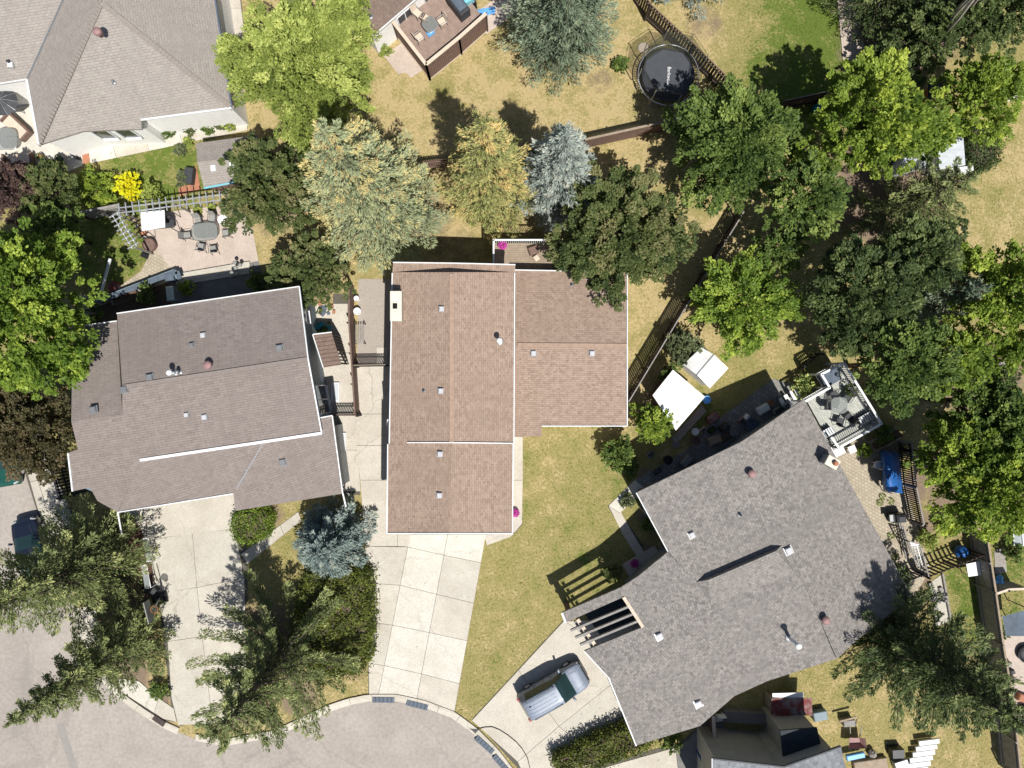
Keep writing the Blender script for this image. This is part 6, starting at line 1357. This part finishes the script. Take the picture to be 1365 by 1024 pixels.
for k, (x, y) in enumerate(((1176,662),(1187,668),(1172,670),(1187,714),(1192,742),(1196,755))):
    n = 60; po = rdir(gg,n)*.22*np.array([1,1,.4])+np.array([0,0,.1]); s_ = link('weed', leaf_mesh('weed', po, gg.normal(size=(n,3)), gg.normal(size=(n,3))+[0,0,1], .11,.07, gg.uniform(0,1,n)), M['leaf_maple'], None, W(x,y,.015)); tag(s_, ('green weed between the tan pavers under the tarp swing end','green weed between the tan pavers towards the black barbecue','green weed between the tan pavers along the roof edge','green weed between the pavers below the black barbecue','green weed between the pavers beside the leaning poles','green weed between the pavers at the lattice panel')[k], 'weed', 'weeds between the tan pavers')
# ------------------------------------------------------------------ stacked boards and clutter bottom right
for k in range(6):
    tag(MB().bbox(W(1238-k*3.5,989+k*7.5,.45-.04*k), (1.35+.06*k,.3,.16), .13, .02).build('white_board', M['white_plastic']), ('topmost','second','third','fourth','fifth','lowest')[k] + ' white board of the pile below the dark pine', 'board', 'white boards piled below the pine')
s_ = thing('wheelbarrow', 'grey upturned garden cart behind the blue-grey roofed house', 'cart', W(1136,985)); c = W(1136,984)
MB().add([(c.x-.6,c.y-.35,.75),(c.x+.6,c.y-.3,.75),(c.x+.5,c.y+.35,.75),(c.x-.55,c.y+.4,.75),(c.x-.35,c.y-.2,.35),(c.x+.35,c.y-.2,.35),(c.x+.3,c.y+.2,.35),(c.x-.3,c.y+.2,.35)], [(4,5,6,7),(0,1,5,4),(1,2,6,5),(2,3,7,6),(3,0,4,7)]).build('tray', M['pink_vent'], s_)
for sx in (-.3,.3): MB().beam((c.x+sx,c.y+.3,.4), (c.x+sx*1.3,c.y+1.0,.5), .05,.05).build('handle', M['wood_grey'], s_)
MB().tube([(c.x-.05,c.y-.5,.2),(c.x+.05,c.y-.5,.2)], .2, 14).build('wheel', M['rubber'], s_)
tag(MB().beam(W(1119,962,.7), W(1142,956,.7), .12,.06).build('plank', M['wood_tan']), 'tan plank resting above the garden cart', 'plank'); tag(MB().bbox(W(1130,962,.35), (.75,.4,.6), .1).build('yard_crate', M['wood_grey']), 'grey crate beneath the tan plank', 'crate')
tag(MB().bbox(W(1140,1008,.5), (1.2,.35,.25), .2, .04).build('cooler_box', M['slide_blue']), 'blue and white box on the dark clutter', 'box'); tag(MB().bbox(W(1160,1020,.2), (2.2,.8,.3), .15, .03).build('plywood_sheet', M['wood_tan']), 'brown plywood sheet at the bottom clutter', 'plywood')
tag(MB().bbox(W(1194,1002,.35), (.8,.6,.7), .05, .03).build('steel_bin', M['black_metal']), 'black bin beside the pile of white boards', 'bin'); tag(MB().bbox(W(1200,1018,.3), (.9,.6,.5), .3, .03).build('parts_crate', M['grey_metal']), 'crate of metal parts beside the white boards', 'crate'); tag(MB().blob(W(1163,1005,.3), .28, n=9, m=6, jit=.2).build('stone_pot', M['stone']), 'rough stone pot amid the dark clutter', 'pot')
tag(MB().bbox(W(1092,953,.3), (.9,.6,.5), .2, .04).build('plastic_tub', M['siding_blue']), 'dark teal tub beside the red-covered firewood stack', 'tub')
# pale rubble at the right edge
s_ = thing('rubble_heap', 'pale heap of rubble and cloth under the right-hand maples', 'rubble', W(1330,490))
for k in range(10): MB().blob(W(1318+rr_.uniform(0,24), 483+rr_.uniform(0,14), .1), rr_.uniform(.12,.35), 1, .7, .5, 7, 5, .3).build('lump', M[rr_.choice(['stone','white_plastic','slate_blue','stone'])], s_)
# greenhouse frame corner right
s_ = thing('cold_frame', 'glass cold frame at the edge of the neighbour lawn', 'cold frame', W(1362,715)); 
for a_, b2 in (((1352,728),(1385,726)),((1352,728),(1350,700)),((1364,727),(1362,700))): MB().beam(W(*a_,.8), W(*b2,.8), .06,.05).build('frame_bar', M['white'], s_)
MB().prism([W(1352,728,.76),W(1385,726,.76),W(1385,700,.76),W(1350,700,.76)], .74,.77).build('pane', M['vinyl_clear'], s_); MB().box(W(1368,714,.37), (1.5,1.2,.72)).build('base', M['wood_grey'], s_)
# ------------------------------------------------------------------ vehicles
def car(label, loc, yaw, paintm, st, gs, ge_, ws0, ws1, rs0, rs1, ribs=0, shade_bumper=False, cat='car', name='car'):
    """st: stations (x, half width, belt z, roof z, roof half width); glass between station indices"""
    root = thing(name, label, cat, loc, None, yaw); ORG[root.name] = Vector((0,0,0)); full = []
    for a_, b2 in zip(st, st[1:]):
        for k in range(4): full.append([a_[i] + (b2[i]-a_[i])*k/4 for i in range(5)] )
    full.append(list(st[-1])); n = len(full); cx = (st[0][0]+st[-1][0])/2
    sm = [list(f) for f in full]
    for i in range(1, n-1):
        for k in range(1, 5): sm[i][k] = (full[i-1][k] + 2*full[i][k] + full[i+1][k])/4
    full = sm; rings = []
    for x, w_, bz_, tz, tw in full:
        half = [(w_*.88,.2),(w_*.98,.34),(w_,.55),(w_*.985,bz_-.1),(w_*.95,bz_),(tw+(w_*.95-tw)*.45, bz_+(tz-bz_)*.55),(tw,tz-.06 if tz-bz_ > .15 else tz-.02),(tw*.9,tz),(tw*.5,tz+.02),(0,tz+.025)]
        rings.append([(x-cx, y, z) for y, z in half] + [(x-cx, -y, z) for y, z in half[-2::-1]])
    m_ = len(rings[0]); V = [p for r in rings for p in r]; g_ = {'body':[], 'shade_bumper':[], 'windscreen':[], 'rear_window':[], 'sl':[], 'sr':[]}
    for i in range(n-1):
        for j in range(m_-1):
            f = (i*m_+j, i*m_+j+1, (i+1)*m_+j+1, (i+1)*m_+j); jj = j if j < 9 else m_-2-j; xi = (full[i][0]+full[i+1][0])/2
            if jj >= 6 and ws0 < xi < ws1: g_['windscreen'].append(f)
            elif jj >= 6 and rs0 < xi < rs1: g_['rear_window'].append(f)
            elif jj in (4, 5) and gs < xi < ge_: g_['sl' if j < 9 else 'sr'].append(f)
            elif shade_bumper and (jj < 2 or (xi < .1 and jj < 8) or (xi > st[-1][0]-.1)): g_['shade_bumper'].append(f)  # dark lower sides paint in the van's shade; dark ends are its bumpers
            else: g_['body'].append(f)
    g_['body'] += [tuple(range(m_)), tuple(range((n-1)*m_, n*m_))[::-1]]
    MB().add(V, g_['body']).build('body', M[paintm], root, True)
    for k, nm in (('windscreen','windscreen'),('rear_window','rear_window'),('sl','side_window'),('sr','side_window'),('shade_bumper','bumper_and_shade')):
        if g_[k]:
            us = sorted({i for f in g_[k] for i in f}); mp_ = {u_: i for i, u_ in enumerate(us)}; MB().add([V[i] for i in us], [tuple(mp_[i] for i in f) for f in g_[k]]).build(nm, M['charcoal' if k == 'shade_bumper' else 'windscreen'], root, True)
    L_ = st[-1][0]-st[0][0]; w_ = max(s[1] for s in st)
    for fx in (-.31, .31):
        for sy in (-1, 1):
            wh = MB().tube([(fx*L_, sy*(w_-.22), .33), (fx*L_, sy*(w_+.005), .33)], .33, 20).build('wheel', M['rubber'], root); MB().tube([(fx*L_, sy*(w_-.02), .33), (fx*L_, sy*(w_+.012), .33)], .2, 12).build('rim', M['light_metal'], wh)
    for sy in (-1, 1):
        MB().bbox((L_/2-.22, sy*w_*.68, .72), (.26,.34,.14), sy*.35, .04).build('headlight', M['headlight'], root); MB().bbox((-L_/2+.1, sy*w_*.8, .95), (.14,.2,.35), 0, .03).build('taillight', M['taillight'], root)
        mx_ = ws1-cx-.25; MB().bbox((mx_, sy*(w_+.11), 1.02), (.14,.22,.16), sy*-.25, .04).build('mirror', M[paintm], root)
        for hx in (.05, -.2): MB().box((hx*L_, sy*(w_+.005), .85), (.2,.03,.04)).build('door_handle', M[paintm], root)
    if ribs:
        tz = max(s[3] for s in st)
        for k in range(ribs): y = (k-(ribs-1)/2)*.24; MB().box((rs1-cx+ (ws0-rs1)/2 -.05, y, tz+.026), (ws0-rs1-.35,.014,.006)).build('roof_rib', M['silver_paint'], root)
        for sy in (-1,1): MB().tube([(rs1-cx+.2, sy*.64, tz-.01), (rs1-cx+.3, sy*.64, tz+.05), (ws0-cx-.25, sy*.64, tz+.05), (ws0-cx-.1, sy*.64, tz-.01)], .02, 6).build('roof_rail', M['black_metal'], root)
        MB().blob((rs1-cx+.35, .25, tz+.04), .05, 1.5, .6, .6, 8, 5).build('aerial', M['black_metal'], root)
    MB().box((L_/2-.9, 0, st[-3][3]-.02), (.02, 1.1, .02)).build('wiper', M['black_metal'], root)
    for sy in (-1, 1):
        for hx in (.17, -.06, -.28): MB().box((hx*L_, sy*(w_+.001), .68), (.014,.012,.62)).build('door_seam', M['black_metal'], root)
        MB().beam((ws1-cx+.05, sy*.62, 1.065), (L_/2-.42, sy*.5, .99), .018, .012).build('bonnet_seam', M['charcoal'], root)
    MB().box((ws1-cx-.55, 0, 1.02), (.6, 1.3, .1)).build('dashboard', M['charcoal'], root)
    return root
van = [(0,.80,.62,.68,.70),(.06,.88,.9,1.0,.72),(.3,.93,1.05,1.62,.66),(.7,.945,1.06,1.72,.70),(2.75,.95,1.04,1.74,.72),(3.62,.945,1.0,1.06,.80),(4.3,.90,.92,.98,.72),(4.6,.80,.78,.84,.64),(4.72,.66,.6,.66,.52)]
c = W(738.5,921.5,.9); car('silver minivan with ribbed roof parked on the pale forecourt', (c.x,c.y,.06), math.radians(30), 'silver_paint', van, .55, 3.3, 2.72, 3.55, .08, .34, 5, True, name='minivan', cat='minivan')
sed = [(0,.78,.62,.66,.62),(.1,.84,.82,.9,.66),(.75,.88,.92,.98,.66),(1.35,.89,.95,1.40,.58),(2.5,.89,.95,1.43,.58),(3.3,.89,.94,.98,.70),(4.15,.85,.82,.88,.66),(4.42,.72,.62,.68,.55)]
c = W(2,604,.7); car('dark green car parked under the bronze tree', (c.x,c.y,.012), math.radians(-80), 'green_paint', sed, 1.0, 3.0, 2.55, 3.25, .78, 1.3)
c = W(42,735,.7); car('dark navy car parked under the olive-green spruce', (c.x,c.y,.012), math.radians(104), 'navy_paint', sed, 1.0, 3.0, 2.55, 3.25, .78, 1.3)

# ------------------------------------------------------------------ grass: short tufts wherever turf grows
gg = np.random.default_rng(77); n = 270000
gx = gg.uniform(-36, 36, n); gy = gg.uniform(-27, 27, n); px_ = gx*PXM+682.5; py_ = 512-gy*PXM
ok = np.ones(n, bool)
for poly in PAVED: ok &= ~inpoly(gx, gy, poly)
gv = field(GREEN, px_, py_, .15); ok &= soilfield(px_, py_) < .5
ok &= gg.random(n) < .4 + .6*np.clip(gv, 0, 1)
gx, gy, gv = gx[ok], gy[ok], gv[ok]; n = len(gx)
patch_ = .5*np.sin(gx*1.3+1.7*np.sin(gy*.9))*np.sin(gy*1.5+1.3*np.sin(gx*1.1)) + .35*np.sin(gx*4.1+gy*1.3)*np.sin(gy*3.7-gx*.8)
tn = np.clip(1.0 - gv*1.15 + patch_*.34 + gg.normal(size=n)*.16, 0, 1)
pos = np.stack([gx, gy, gg.uniform(.012, .03, n)], -1); sz = gg.uniform(.07, .15, n)
me = leaf_mesh('grass', pos, gg.normal(size=(n,3))*np.array([1,1,.22]), gg.normal(size=(n,3))*.5+[0,0,1], sz, sz*.35, tn)
o = link('grass', me, M['grass_blades']); tag(o, 'short patchy green and straw-coloured lawn grass', None, None, 'stuff')
